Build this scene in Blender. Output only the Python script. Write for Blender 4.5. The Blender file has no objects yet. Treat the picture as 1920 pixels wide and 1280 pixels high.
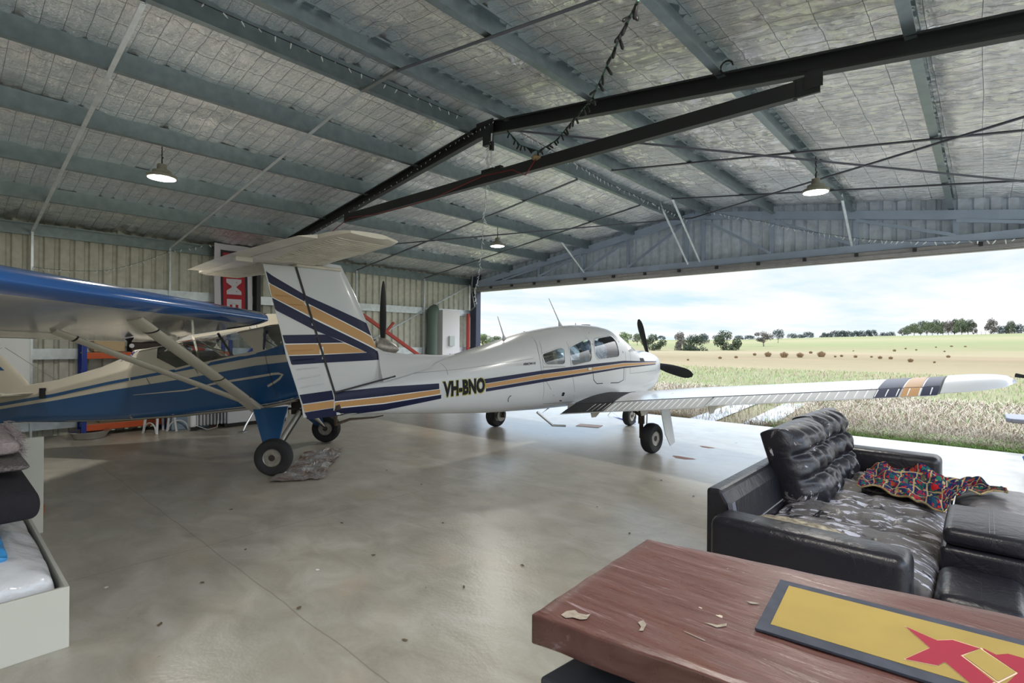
import bpy, bmesh, math, random
from math import sin, cos, tan, radians as R, pi, sqrt, hypot
from mathutils import Vector, Matrix, noise as mn
random.seed(7)
S = bpy.context.scene
C = S.collection

# ------------------------------------------------------------ camera, sky, sun, exposure
HC = 1.583; FP = 983.0; YAW = R(41.95); ROLL = R(0.45)
cd = bpy.data.cameras.new('camera'); cam = bpy.data.objects.new('camera', cd); C.objects.link(cam)
cd.sensor_width = 36; cd.lens = 36*FP/1920; cd.clip_start = .05; cd.clip_end = 3000
cam.matrix_world = Matrix.Translation((0, 0, HC)) @ Matrix.Rotation(YAW, 4, 'Z') @ Matrix.Rotation(pi/2, 4, 'X') @ Matrix.Rotation(ROLL, 4, 'Z')
S.camera = cam
S.view_settings.view_transform = 'Standard'; S.view_settings.look = 'None'
S.view_settings.gamma = 1; S.view_settings.use_curve_mapping = False
S.view_settings.exposure = 0.55
try:
    S.cycles.max_bounces = 10; S.cycles.diffuse_bounces = 5; S.cycles.glossy_bounces = 5
    S.cycles.transparent_max_bounces = 24; S.cycles.sample_clamp_indirect = 6
    S.cycles.use_denoising = True
except Exception: pass

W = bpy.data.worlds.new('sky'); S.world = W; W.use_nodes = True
nt = W.node_tree; nt.nodes.clear(); N = nt.nodes.new; L = nt.links.new
wo = N('ShaderNodeOutputWorld'); bg = N('ShaderNodeBackground'); tc = N('ShaderNodeTexCoord')
sep = N('ShaderNodeSeparateXYZ'); L(tc.outputs['Generated'], sep.inputs[0])
# cloud layer seen on a flat sheet high above: direction / (z + .12)
zz = N('ShaderNodeMath'); zz.operation = 'MAXIMUM'; L(sep.outputs[2], zz.inputs[0]); zz.inputs[1].default_value = 0
za = N('ShaderNodeMath'); za.operation = 'ADD'; L(zz.outputs[0], za.inputs[0]); za.inputs[1].default_value = .07
dv = N('ShaderNodeVectorMath'); dv.operation = 'DIVIDE'; L(tc.outputs['Generated'], dv.inputs[0])
cz = N('ShaderNodeCombineXYZ')
for i in range(3): L(za.outputs[0], cz.inputs[i])
L(cz.outputs[0], dv.inputs[1])
mp = N('ShaderNodeMapping'); mp.inputs['Rotation'].default_value = (0, 0, R(25)); mp.inputs['Scale'].default_value = (1.0, .55, 1)
L(dv.outputs[0], mp.inputs[0])
nz = N('ShaderNodeTexNoise'); nz.inputs['Scale'].default_value = .62; nz.inputs['Detail'].default_value = 8; nz.inputs['Roughness'].default_value = .58
L(mp.outputs[0], nz.inputs['Vector'])
cr = N('ShaderNodeValToRGB'); cr.color_ramp.elements[0].position = .36; cr.color_ramp.elements[1].position = .56
L(nz.outputs[0], cr.inputs[0])
gr = N('ShaderNodeValToRGB')      # clear sky by elevation
e = gr.color_ramp.elements; e[0].position = 0; e[0].color = (.76, .90, .96, 1); e[1].position = .5; e[1].color = (.22, .48, .85, 1)
e2 = e.new(.10); e2.color = (.62, .83, .93, 1)
L(zz.outputs[0], gr.inputs[0])
mx = N('ShaderNodeMixRGB'); L(cr.outputs[0], mx.inputs[0]); L(gr.outputs[0], mx.inputs[1]); mx.inputs[2].default_value = (.96, .97, 1.0, 1)
L(mx.outputs[0], bg.inputs[0])
# unseen sky overhead and on the sun's side, brightened to light the interior
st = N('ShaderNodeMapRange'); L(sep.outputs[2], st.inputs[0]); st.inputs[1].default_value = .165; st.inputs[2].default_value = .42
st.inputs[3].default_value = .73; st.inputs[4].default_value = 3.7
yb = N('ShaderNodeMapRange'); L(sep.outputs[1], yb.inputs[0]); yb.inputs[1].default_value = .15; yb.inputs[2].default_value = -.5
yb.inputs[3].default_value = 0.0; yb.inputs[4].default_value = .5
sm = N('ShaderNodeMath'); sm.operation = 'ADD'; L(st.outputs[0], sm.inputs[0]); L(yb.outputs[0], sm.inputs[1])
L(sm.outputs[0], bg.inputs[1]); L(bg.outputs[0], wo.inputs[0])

sd = bpy.data.lights.new('sun', 'SUN'); sd.energy = 1.2; sd.angle = R(2.5); sd.color = (1, .95, .86)
sun = bpy.data.objects.new('sun', sd); C.objects.link(sun)
sdir = Vector((-.75, -.45, .95)).normalized()
sun.rotation_euler = sdir.to_track_quat('Z', 'Y').to_euler(); sun.location = (-20, -20, 40)

# ------------------------------------------------------------ unprojection of photo points on real planes
def ray(u, v):
    x = (u-960)/FP; y = -(v-640)/FP
    X = cos(ROLL)*x - sin(ROLL)*y; Y = sin(ROLL)*x + cos(ROLL)*y
    return Vector((X*cos(YAW)-sin(YAW), X*sin(YAW)+cos(YAW), Y))
def onX(u, v, x): d = ray(u, v); t = x/d.x; return Vector((x, d.y*t, HC+d.z*t))
def onY(u, v, y): d = ray(u, v); t = y/d.y; return Vector((d.x*t, y, HC+d.z*t))
def onZ(u, v, z): d = ray(u, v); t = (z-HC)/d.z; return Vector((d.x*t, d.y*t, z))
def onD(u, v, dist): return Vector((0, 0, HC)) + ray(u, v)*dist
def side(u, v, off, base, th):            # vertical plane parallel to an aircraft's centreline: (forward, z)
    h = (cos(th), sin(th)); r = (h[1], -h[0]); b = (base[0]+off*r[0], base[1]+off*r[1])
    d = ray(u, v); n = (-h[1], h[0]); t = (b[0]*n[0]+b[1]*n[1])/(d.x*n[0]+d.y*n[1])
    return ((d.x*t-b[0])*h[0]+(d.y*t-b[1])*h[1], HC+d.z*t)

# ------------------------------------------------------------ materials
MATS = {}
def mat(name, col, rough=.5, metal=0., spec=.5, coat=0., bump=0., bscale=20., var=0., vscale=3., col2=None, emit=None, estr=0., alpha=1.):
    if name in MATS: return MATS[name]
    m = bpy.data.materials.new(name); m.use_nodes = True; t = m.node_tree; b = t.nodes['Principled BSDF']
    b.inputs['Base Color'].default_value = (*col, 1); b.inputs['Roughness'].default_value = rough; b.inputs['Metallic'].default_value = metal
    b.inputs['Specular IOR Level'].default_value = spec; b.inputs['Coat Weight'].default_value = coat; b.inputs['Coat Roughness'].default_value = .08
    if emit: b.inputs['Emission Color'].default_value = (*emit, 1); b.inputs['Emission Strength'].default_value = estr
    tcn = t.nodes.new('ShaderNodeTexCoord')
    if var or col2:
        n = t.nodes.new('ShaderNodeTexNoise'); n.inputs['Scale'].default_value = vscale; n.inputs['Detail'].default_value = 5
        t.links.new(tcn.outputs['Object'], n.inputs['Vector'])
        rp = t.nodes.new('ShaderNodeValToRGB'); rp.color_ramp.elements[0].position = .35; rp.color_ramp.elements[1].position = .68
        c2 = col2 or tuple(c*(1-var) for c in col)
        rp.color_ramp.elements[0].color = (*c2, 1); rp.color_ramp.elements[1].color = (*col, 1)
        t.links.new(n.outputs[0], rp.inputs[0]); t.links.new(rp.outputs[0], b.inputs['Base Color'])
    if bump:
        n = t.nodes.new('ShaderNodeTexNoise'); n.inputs['Scale'].default_value = bscale; n.inputs['Detail'].default_value = 4
        t.links.new(tcn.outputs['Object'], n.inputs['Vector'])
        bp = t.nodes.new('ShaderNodeBump'); bp.inputs['Strength'].default_value = bump; bp.inputs['Distance'].default_value = .02
        t.links.new(n.outputs[0], bp.inputs['Height']); t.links.new(bp.outputs[0], b.inputs['Normal'])
    MATS[name] = m; return m

def nodes_mat(name):
    m = bpy.data.materials.new(name); m.use_nodes = True; t = m.node_tree; MATS[name] = m
    return m, t, t.nodes['Principled BSDF'], t.nodes.new, t.links.new

def ramp(t, src, stops):
    r = t.nodes.new('ShaderNodeValToRGB'); e = r.color_ramp.elements
    e[0].position, e[0].color = stops[0][0], (*stops[0][1], 1); e[1].position, e[1].color = stops[-1][0], (*stops[-1][1], 1)
    for p, c in stops[1:-1]: x = e.new(p); x.color = (*c, 1)
    t.links.new(src, r.inputs[0]); return r.outputs[0]
def tnoise(t, vec, scale, detail=5, rough=.5, dist=0.):
    n = t.nodes.new('ShaderNodeTexNoise'); n.inputs['Scale'].default_value = scale; n.inputs['Detail'].default_value = detail
    n.inputs['Roughness'].default_value = rough; n.inputs['Distortion'].default_value = dist; t.links.new(vec, n.inputs['Vector']); return n.outputs[0]
def tmap(t, vec, sc=(1, 1, 1), rot=(0, 0, 0), loc=(0, 0, 0)):
    n = t.nodes.new('ShaderNodeMapping'); n.inputs['Scale'].default_value = sc; n.inputs['Rotation'].default_value = rot; n.inputs['Location'].default_value = loc
    t.links.new(vec, n.inputs[0]); return n.outputs[0]
def tmix(t, fac, a, b, mode='MIX'):
    n = t.nodes.new('ShaderNodeMixRGB'); n.blend_type = mode
    for i, x in enumerate((fac, a, b)):
        if isinstance(x, (tuple, float, int)): n.inputs[i].default_value = (*x, 1) if isinstance(x, tuple) else x
        else: t.links.new(x, n.inputs[i])
    return n.outputs[0]
def tmath(t, op, a, b=0.):
    n = t.nodes.new('ShaderNodeMath'); n.operation = op
    for i, x in enumerate((a, b)):
        if isinstance(x, (float, int)): n.inputs[i].default_value = x
        else: t.links.new(x, n.inputs[i])
    return n.outputs[0]
def tbump(t, b, h, strength, dist):
    n = t.nodes.new('ShaderNodeBump'); n.inputs['Strength'].default_value = strength; n.inputs['Distance'].default_value = dist
    t.links.new(h, n.inputs['Height']); t.links.new(n.outputs[0], b.inputs['Normal']); return n

def glass_mat(name, tint=(.82, .9, .93), base=.06, rough=.02):
    m, t, b, N, L = nodes_mat(name); t.nodes.remove(b)
    tr = N('ShaderNodeBsdfTransparent'); tr.inputs[0].default_value = (*tint, 1)
    gl = N('ShaderNodeBsdfGlossy'); gl.inputs['Roughness'].default_value = rough
    fr = N('ShaderNodeFresnel'); fr.inputs[0].default_value = 1.5
    ad = tmath(t, 'ADD', fr.outputs[0], base)
    mx = N('ShaderNodeMixShader'); L(ad, mx.inputs[0]); L(tr.outputs[0], mx.inputs[1]); L(gl.outputs[0], mx.inputs[2])
    L(mx.outputs[0], t.nodes['Material Output'].inputs[0]); return m

# foil insulation held up by safety mesh
def foil_mat():
    m, t, b, N, L = nodes_mat('foil'); tcn = N('ShaderNodeTexCoord'); o = tcn.outputs['Object']
    b.inputs['Metallic'].default_value = .92; b.inputs['Roughness'].default_value = .10
    warp = tnoise(t, tmap(t, o, (.6, .6, .6)), 1.5, 3)
    cr1 = tnoise(t, tmap(t, o, (1.2, 7, 1)), 3.5, 6, .62, 1.2)          # creases running down the slope
    cr2 = tnoise(t, tmap(t, o, (2.2, 4.2, 1), (0, 0, .5)), 8.0, 5, .6, 2.0)   # fine crinkles
    sx = N('ShaderNodeSeparateXYZ'); L(o, sx.inputs[0])
    def saw(ax, pitch):
        q = tmath(t, 'MULTIPLY', sx.outputs[ax], 1/pitch); q = tmath(t, 'ADD', q, tmath(t, 'MULTIPLY', warp, .10))
        f = tmath(t, 'FRACT', q); return tmath(t, 'ABSOLUTE', tmath(t, 'SUBTRACT', f, .5))   # .5 at wire, 0 mid
    fx, fy = saw(0, .30), saw(1, .15)
    def wire(f, w): return tmath(t, 'GREATER_THAN', f, .5-w)
    wr = tmath(t, 'MAXIMUM', wire(fx, .007), wire(fy, .013))
    pil = tmath(t, 'SUBTRACT', 0.5, tmath(t, 'ADD', tmath(t, 'POWER', tmath(t, 'MULTIPLY', fx, 2), 4), tmath(t, 'MULTIPLY', tmath(t, 'POWER', tmath(t, 'MULTIPLY', fy, 2), 3), 1.0)))
    h = tmath(t, 'ADD', tmath(t, 'MULTIPLY', pil, -.22), tmath(t, 'ADD', tmath(t, 'MULTIPLY', cr1, 1.5), tmath(t, 'MULTIPLY', cr2, .75)))
    tbump(t, b, h, .8, .02)
    base = tmix(t, tmath(t, 'MULTIPLY', cr2, .6), (1.0, 1.0, 1.0), (.95, .96, .99))
    L(tmix(t, wr, base, (.20, .21, .22)), b.inputs['Base Color'])
    L(tmath(t, 'MULTIPLY', tmath(t, 'SUBTRACT', 1.0, wr), .92), b.inputs['Metallic'])
    return m
def galv(name, col=(.50, .58, .60), rough=.42, metal=.65):
    m, t, b, N, L = nodes_mat(name); tcn = N('ShaderNodeTexCoord'); o = tcn.outputs['Object']
    n = tnoise(t, o, 9, 4); L(ramp(t, n, [(.3, tuple(c*.78 for c in col)), (.7, col)]), b.inputs['Base Color'])
    b.inputs['Metallic'].default_value = metal; b.inputs['Roughness'].default_value = rough; return m
def concrete():
    m, t, b, N, L = nodes_mat('concrete'); o = N('ShaderNodeTexCoord').outputs['Object']
    big = tnoise(t, tmap(t, o, (.5, .8, 1)), .8, 6, .6); mid = tnoise(t, tmap(t, o, (1, 1.6, 1), (0, 0, .4)), 2.6, 7, .62, .6); fine = tnoise(t, o, 42, 4)
    c = ramp(t, mid, [(.30, (.265, .24, .19)), (.5, (.36, .335, .28)), (.72, (.47, .45, .40))])
    c = tmix(t, tmath(t, 'MULTIPLY', ramp_f(t, big, .50, .72), .45), c, (.37, .35, .29))
    c = tmix(t, tmath(t, 'MULTIPLY', ramp_f(t, tnoise(t, tmap(t, o, (1, 1, 1), (0, 0, 0), (5, 3, 0)), 1.3, 5), .55, .75), .6), c, (.46, .36, .25))
    sp = tmath(t, 'GREATER_THAN', tnoise(t, tmap(t, o, (1, 1, 1), (0, 0, 0), (9, 0, 0)), 16, 2), .745)
    c = tmix(t, tmath(t, 'MULTIPLY', sp, .55), c, (.14, .11, .08))
    c = tmix(t, tmath(t, 'MULTIPLY', fine, .18), c, (.62, .6, .55))
    sx = N('ShaderNodeSeparateXYZ'); L(o, sx.inputs[0])
    def joint(ax, at, w=.004):
        wob = tmath(t, 'MULTIPLY', tnoise(t, o, 3, 3), .03); d = tmath(t, 'ABSOLUTE', tmath(t, 'SUBTRACT', tmath(t, 'ADD', sx.outputs[ax], wob), at)); return tmath(t, 'LESS_THAN', d, w)
    j = tmath(t, 'MAXIMUM', joint(1, 4.46), tmath(t, 'MAXIMUM', joint(0, -4.4), joint(1, 1.45)))
    vo = N('ShaderNodeTexVoronoi'); vo.feature = 'DISTANCE_TO_EDGE'; vo.inputs['Scale'].default_value = .33; L(tmix(t, .3, o, tnoise(t, o, 2.2, 5)), vo.inputs['Vector'])
    crk = tmath(t, 'MULTIPLY', tmath(t, 'LESS_THAN', vo.outputs['Distance'], .0035), .0)
    j = tmath(t, 'MAXIMUM', j, crk)
    L(tmix(t, tmath(t, 'MULTIPLY', j, .6), c, (.18, .16, .12)), b.inputs['Base Color'])
    L(ramp(t, mid, [(.3, (.285,)*3), (.7, (.35,)*3)]), b.inputs['Roughness']); b.inputs['Specular IOR Level'].default_value = .5
    tbump(t, b, tmath(t, 'ADD', fine, tmath(t, 'MULTIPLY', mid, 2)), .12, .01); return m
def ramp_f(t, src, a, bb):
    n = t.nodes.new('ShaderNodeMapRange'); t.links.new(src, n.inputs[0]); n.inputs[1].default_value = a; n.inputs[2].default_value = bb; return n.outputs[0]
def leather(name, amt):
    m, t, b, N, L = nodes_mat(name); o = N('ShaderNodeTexCoord').outputs['Object']
    n1 = tnoise(t, tmap(t, o, (1.3, 1, 1)), 5.5, 9, .68, .9); n2 = tnoise(t, o, 13, 6, .6, .5); n3 = tnoise(t, tmap(t, o, (.6, 2.2, 1)), 9, 8, .7, .8)
    pk = tmath(t, 'MULTIPLY', tmath(t, 'GREATER_THAN', tmath(t, 'ADD', n1, tmath(t, 'MULTIPLY', n2, .25)), 1-amt), 1.)
    c = tmix(t, pk, (.012, .011, .016), tmix(t, tmath(t, 'GREATER_THAN', n3, .56), (.10, .09, .088), (.50, .49, .55)))
    L(c, b.inputs['Base Color']); L(tmath(t, 'ADD', tmath(t, 'MULTIPLY', pk, .25), .34), b.inputs['Roughness'])
    b.inputs['Specular IOR Level'].default_value = .42
    wr = tnoise(t, tmap(t, o, (1, 1, 1)), 8, 5, .6, 1.5)
    tbump(t, b, tmath(t, 'ADD', tmath(t, 'MULTIPLY', pk, -.35), wr), .5, .012); return m
def wood_top():
    m, t, b, N, L = nodes_mat('jarrah'); o = N('ShaderNodeTexCoord').outputs['Object']
    g = tnoise(t, tmap(t, o, (1.2, 9, 4)), 3.2, 8, .6, 1.4); big = tnoise(t, o, 2.2, 5, .5, 1.0)
    c = ramp(t, g, [(.22, (.072, .026, .019)), (.5, (.11, .048, .040)), (.78, (.15, .074, .062))])
    c = tmix(t, tmath(t, 'MULTIPLY', ramp_f(t, big, .55, .75), .6), c, (.16, .065, .035))
    sc = tnoise(t, tmap(t, o, (2, 22, 4), (0, 0, .12)), 4, 6, .7, .5)
    c = tmix(t, tmath(t, 'MULTIPLY', ramp_f(t, sc, .60, .72), .6), c, (.42, .33, .36))
    chip = tmath(t, 'GREATER_THAN', tnoise(t, tmap(t, o, (1, 2, 1), (0, 0, 0), (3, 1.3, 0)), 9, 3), .745)
    c = tmix(t, chip, c, (.50, .43, .33)); L(c, b.inputs['Base Color'])
    L(ramp(t, sc, [(.4, (.27,)*3), (.75, (.5,)*3)]), b.inputs['Roughness'])
    tbump(t, b, tmath(t, 'ADD', g, tmath(t, 'MULTIPLY', chip, -1.5)), .25, .01); return m
def crochet():
    m, t, b, N, L = nodes_mat('crochet'); uv = N('ShaderNodeUVMap').outputs[0]
    sx = N('ShaderNodeSeparateXYZ'); L(uv, sx.inputs[0])
    def cell(ax): return tmath(t, 'ABSOLUTE', tmath(t, 'SUBTRACT', tmath(t, 'FRACT', sx.outputs[ax]), .5))
    cx, cy = cell(0), cell(1); mxx = tmath(t, 'MAXIMUM', cx, cy)
    fl = N('ShaderNodeVectorMath'); fl.operation = 'FLOOR'; L(uv, fl.inputs[0])
    wn = N('ShaderNodeTexWhiteNoise'); L(fl.outputs[0], wn.inputs['Vector'])
    v2 = N('ShaderNodeTexVoronoi'); v2.inputs['Scale'].default_value = 7.; L(uv, v2.inputs['Vector'])
    petals = ramp(t, N_sep(t, v2.outputs['Color']), [(0, (.02, .03, .12)), (.3, (.55, .02, .02)), (.48, (.02, .13, .10)), (.66, (.55, .42, .20)), (.72, (.03, .03, .10)), (1, (.55, .10, .03))])
    for n in t.nodes:
        if n.type == 'VALTORGB': n.color_ramp.interpolation = 'CONSTANT'
    core = ramp(t, wn.outputs[0], [(0, (.6, .02, .02)), (.4, (.02, .03, .15)), (.7, (.02, .2, .12)), (1, (.6, .05, .02))])
    c = tmix(t, tmath(t, 'GREATER_THAN', mxx, .16), core, petals)
    c = tmix(t, tmath(t, 'GREATER_THAN', mxx, .455), c, (.58, .45, .22)); L(c, b.inputs['Base Color'])
    b.inputs['Roughness'].default_value = .95; b.inputs['Specular IOR Level'].default_value = .1
    st = tnoise(t, uv, 26, 3); tbump(t, b, tmath(t, 'SUBTRACT', st, tmath(t, 'MULTIPLY', mxx, .8)), 1.0, .02); return m
def N_sep(t, col):
    n = t.nodes.new('ShaderNodeSeparateColor'); t.links.new(col, n.inputs[0]); return n.outputs[0]
def field():
    m, t, b, N, L = nodes_mat('field'); o = N('ShaderNodeTexCoord').outputs['Object']
    a = tnoise(t, tmap(t, o, (.018, .07, 1), (0, 0, .35)), 1.0, 8, .62); f = tnoise(t, tmap(t, o, (.3, .9, 1), (0, 0, .15)), 1.4, 6, .7)
    c = ramp(t, a, [(.30, (.125, .09, .06)), (.42, (.20, .15, .10)), (.50, (.13, .13, .065)), (.58, (.12, .135, .06)), (.66, (.22, .175, .11)), (.76, (.15, .11, .07))])
    c = tmix(t, tmath(t, 'MULTIPLY', ramp_f(t, f, .35, .7), .45), c, (.27, .22, .145))
    ln = N('ShaderNodeVectorMath'); ln.operation = 'LENGTH'; L(o, ln.inputs[0])
    dd = tmath(t, 'MULTIPLY', tmath(t, 'ADD', ln.outputs['Value'], tmath(t, 'MULTIPLY', tmath(t, 'SUBTRACT', tnoise(t, tmap(t, o, (.06, .06, 1)), 1.0, 5), .5), 30)), 1/300)
    band = ramp(t, dd, [(0, (.26, .21, .15)), (.06, (.17, .19, .09)), (.095, (.18, .18, .095)), (.13, (.25, .185, .115)), (.21, (.19, .13, .08)), (.27, (.26, .20, .125)), (.40, (.17, .165, .08)), (.55, (.155, .175, .075)), (.80, (.24, .21, .115)), (1, (.17, .18, .08))])
    c = tmix(t, .62, c, band)
    L(c, b.inputs['Base Color']); b.inputs['Roughness'].default_value = 1; b.inputs['Specular IOR Level'].default_value = .05
    tbump(t, b, tnoise(t, o, 3, 6, .7), .8, .15); return m

FOIL = foil_mat(); CONC = concrete(); GALV = galv('galvanised', (.27, .33, .35)); GALVD = galv('galvanised_dull', (.30, .33, .33), .5, .5)
GALVB = galv('galvanised_bright', (.70, .76, .80), .35, .5)
RODM = mat('rod_steel', (.11, .115, .14), .5, .4)
STEELD = mat('dark_steel', (.035, .038, .040), .5, .3)
TRUSSM = mat('blue_grey_truss', (.40, .48, .60), .5, .15, var=.15)
CLAD = galv('cladding_back', (.66, .66, .58), .6, .1); CLADG = galv('cladding_gable', (.78, .86, .94), .55, .1)
WPAINT = mat('aircraft_white', (.60, .62, .64), .25, coat=.25, var=.04, vscale=2)
WTAIL = mat('weathered_cream', (.66, .62, .53), .35, coat=.1, var=.18, vscale=5)
FABW = mat('doped_cream_fabric', (.60, .56, .47), .33, coat=.2, var=.05)
WINGU = mat('wing_underside', (.56, .56, .55), .16, coat=.6, var=.05, vscale=1.5)
NAVY = mat('navy_paint', (.008, .012, .048), .35, spec=.3)
GOLD = mat('gold_paint', (.50, .28, .11), .35, spec=.4)
TEAL = mat('blue_doped_fabric', (.012, .085, .235), .22, coat=.5)
BLUEG = mat('glossy_blue', (.025, .15, .52), .16, coat=.7)
PIN = mat('white_line', (.8, .8, .8), .3)
RUB = mat('tyre_rubber', (.018, .018, .02), .75, bump=.2, bscale=60)
HUBM = mat('hub_alloy', (.42, .40, .36), .4, .6, var=.3, vscale=20); HUBD = mat('hub_dark', (.05, .04, .035), .6, .4)
BLK = mat('black', (.012, .012, .013), .45); BLKM = mat('black_matt', (.010, .010, .012), .85)
WALK = mat('wing_walk', (.028, .027, .032), .8, bump=.4, bscale=90, var=.4, vscale=9)
CHROME = mat('alloy', (.6, .6, .6), .25, .9); OIL = mat('oily_brown', (.085, .055, .035), .45, .2, var=.6, vscale=25)
GLASS = glass_mat('aircraft_glass', (.72, .80, .84), .10); GLASSD = glass_mat('aircraft_glass_clear', (.85, .9, .92), .05)
FOILB = mat('sunshade_foil', (.78, .85, .92), .3, .5, bump=1., bscale=6)
LEATH = leather('black_leather', .0); LEATHP = leather('peeling_leather', .46); LEATHB = leather('peeling_leather_back', .27)
JAR = wood_top(); CRO = crochet(); FIELD = field()
YEL = mat('bar_mat_yellow', (.33, .235, .055), .8, var=.14, vscale=7); MATB = mat('bar_mat_border', (.045, .052, .075), .8, var=.3, vscale=30)
REDX = mat('bar_mat_red', (.27, .008, .028), .8); PINK = mat('bar_mat_pale', (.75, .52, .38), .8)
LAMW = mat('cream_laminate', (.56, .56, .50), .4); PLAS = mat('clear_wrap', (.66, .67, .70), .22, coat=.3, bump=1., bscale=7)
GREYF = mat('charcoal_cloth', (.018, .016, .022), .95, bump=.4, bscale=120)
RUG = mat('pinkish_fringe_rug', (.40, .34, .34), 1., bump=.8, bscale=60, var=.25, vscale=30)
RUGB = mat('mottled_grey_rug', (.24, .215, .21), 1., bump=.8, bscale=90, col2=(.10, .09, .09), vscale=60)
ORG = mat('orange_beam', (.62, .11, .03), .45); RBLUE = mat('rack_blue', (.02, .05, .32), .4)
WPL = mat('white_plastic', (.70, .72, .76), .35); GREYP = mat('pale_grey_panel', (.60, .66, .70), .5)
REDP = mat('red_paint', (.40, .045, .03), .45); LBL = mat('blue_plastic_bag', (.05, .28, .62), .3)
BULB = mat('clear_bulb', (.85, .88, .9), .15, coat=.5); GRN = mat('green_flex', (.02, .10, .06), .5)
BARK = mat('bark', (.16, .13, .11), .9); 

# ------------------------------------------------------------ mesh helpers
class MB:
    def __init__(s): s.v = []; s.f = []; s.uv = None; s.mi = []
    def face(s, idx, m=0): s.f.append(tuple(idx)); s.mi.append(m)
    def box(s, a, b, m=0, M=None):
        x0, y0, z0 = a; x1, y1, z1 = b; n = len(s.v)
        for p in ((x0,y0,z0),(x1,y0,z0),(x1,y1,z0),(x0,y1,z0),(x0,y0,z1),(x1,y0,z1),(x1,y1,z1),(x0,y1,z1)):
            s.v.append(tuple(M @ Vector(p)) if M else p)
        for q in ((0,3,2,1),(4,5,6,7),(0,1,5,4),(1,2,6,5),(2,3,7,6),(3,0,4,7)): s.face([n+i for i in q], m)
        return s
    def beam(s, p, q, w, h, m=0, up=(0, 0, 1), shape='box', t=.004, flip=1):
        p, q = Vector(p), Vector(q); d = (q-p).normalized(); sx = d.cross(Vector(up)).normalized(); uz = sx.cross(d).normalized()
        def pt(o, a, b): return tuple(o + sx*a + uz*b)
        if shape == 'box': pr = [(-w/2,-h/2),(w/2,-h/2),(w/2,h/2),(-w/2,h/2)]
        elif shape == 'C':   # channel open to one side
            W_, H_ = w/2, h/2; k = flip
            pr = [(-W_*k,-H_),(W_*k,-H_),(W_*k,-H_+.018),((W_-t)*k,-H_+.018),((W_-t)*k,-H_+t),((-W_+t)*k,-H_+t),((-W_+t)*k,H_-t),((W_-t)*k,H_-t),((W_-t)*k,H_-.018),(W_*k,H_-.018),(W_*k,H_),(-W_*k,H_)]
        elif shape == 'L': pr = [(-w/2,-h/2),(w/2,-h/2),(w/2,-h/2+t),(-w/2+t,-h/2+t),(-w/2+t,h/2),(-w/2,h/2)]
        n = len(s.v); K = len(pr)
        for o in (p, q):
            for a, b in pr: s.v.append(pt(o, a, b))
        for i in range(K): s.face((n+i, n+(i+1)%K, n+K+(i+1)%K, n+K+i), m)
        s.face([n+i for i in range(K)][::-1], m); s.face([n+K+i for i in range(K)], m); return s
    def tube(s, pts, r, seg=8, m=0, cap=True):
        pts = [Vector(p) for p in pts]; n0 = len(s.v); rr = r if isinstance(r, (list, tuple)) else [r]*len(pts); pv = None
        for i, p in enumerate(pts):
            d = (pts[min(i+1, len(pts)-1)] - pts[max(i-1, 0)]).normalized()
            if pv is None: a = d.orthogonal().normalized()
            else: a = (pv - d*pv.dot(d)); a = a.normalized() if a.length > 1e-6 else d.orthogonal().normalized()
            pv = a; b = d.cross(a)
            for k in range(seg): an = 2*pi*k/seg; s.v.append(tuple(p + (a*cos(an)+b*sin(an))*rr[i]))
        for i in range(len(pts)-1):
            for k in range(seg): s.face((n0+i*seg+k, n0+i*seg+(k+1)%seg, n0+(i+1)*seg+(k+1)%seg, n0+(i+1)*seg+k), m)
        if cap: s.face([n0+k for k in range(seg)][::-1], m); s.face([n0+(len(pts)-1)*seg+k for k in range(seg)], m)
        return s
    def lathe(s, prof, seg=24, M=None, m=0, ms=None):      # prof: (r, z) about local z
        n0 = len(s.v)
        for r, z in prof:
            for k in range(seg):
                p = Vector((r*cos(2*pi*k/seg), r*sin(2*pi*k/seg), z)); s.v.append(tuple(M @ p) if M else tuple(p))
        for i in range(len(prof)-1):
            for k in range(seg): s.face((n0+i*seg+k, n0+i*seg+(k+1)%seg, n0+(i+1)*seg+(k+1)%seg, n0+(i+1)*seg+k), ms[i] if ms else m)
        s.face([n0+k for k in range(seg)][::-1], m); s.face([n0+(len(prof)-1)*seg+k for k in range(seg)], m); return s
    def loft(s, rings, m=0, cap=True, close=True):
        n0 = len(s.v); K = len(rings[0])
        for r in rings: s.v += [tuple(p) for p in r]
        for i in range(len(rings)-1):
            for k in range(K if close else K-1): s.face((n0+i*K+k, n0+i*K+(k+1)%K, n0+(i+1)*K+(k+1)%K, n0+(i+1)*K+k), m)
        if cap: s.face([n0+k for k in range(K)][::-1], m); s.face([n0+(len(rings)-1)*K+k for k in range(K)], m)
        return s
    def prism(s, poly, off, m=0):      # 3D polygon extruded by vector
        off = Vector(off); n = len(s.v); K = len(poly); s.v += [tuple(Vector(p)) for p in poly] + [tuple(Vector(p)+off) for p in poly]
        s.face(range(n, n+K), m); s.face(range(n+2*K-1, n+K-1, -1), m)
        for i in range(K): s.face((n+i, n+K+i, n+K+(i+1)%K, n+(i+1)%K), m)
        return s
    def grid(s, nx, ny, fn, m=0):
        n0 = len(s.v)
        for j in range(ny+1):
            for i in range(nx+1): s.v.append(tuple(fn(i/nx, j/ny)))
        for j in range(ny):
            for i in range(nx): a = n0+j*(nx+1)+i; s.face((a, a+1, a+nx+2, a+nx+1), m)
        return s
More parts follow.
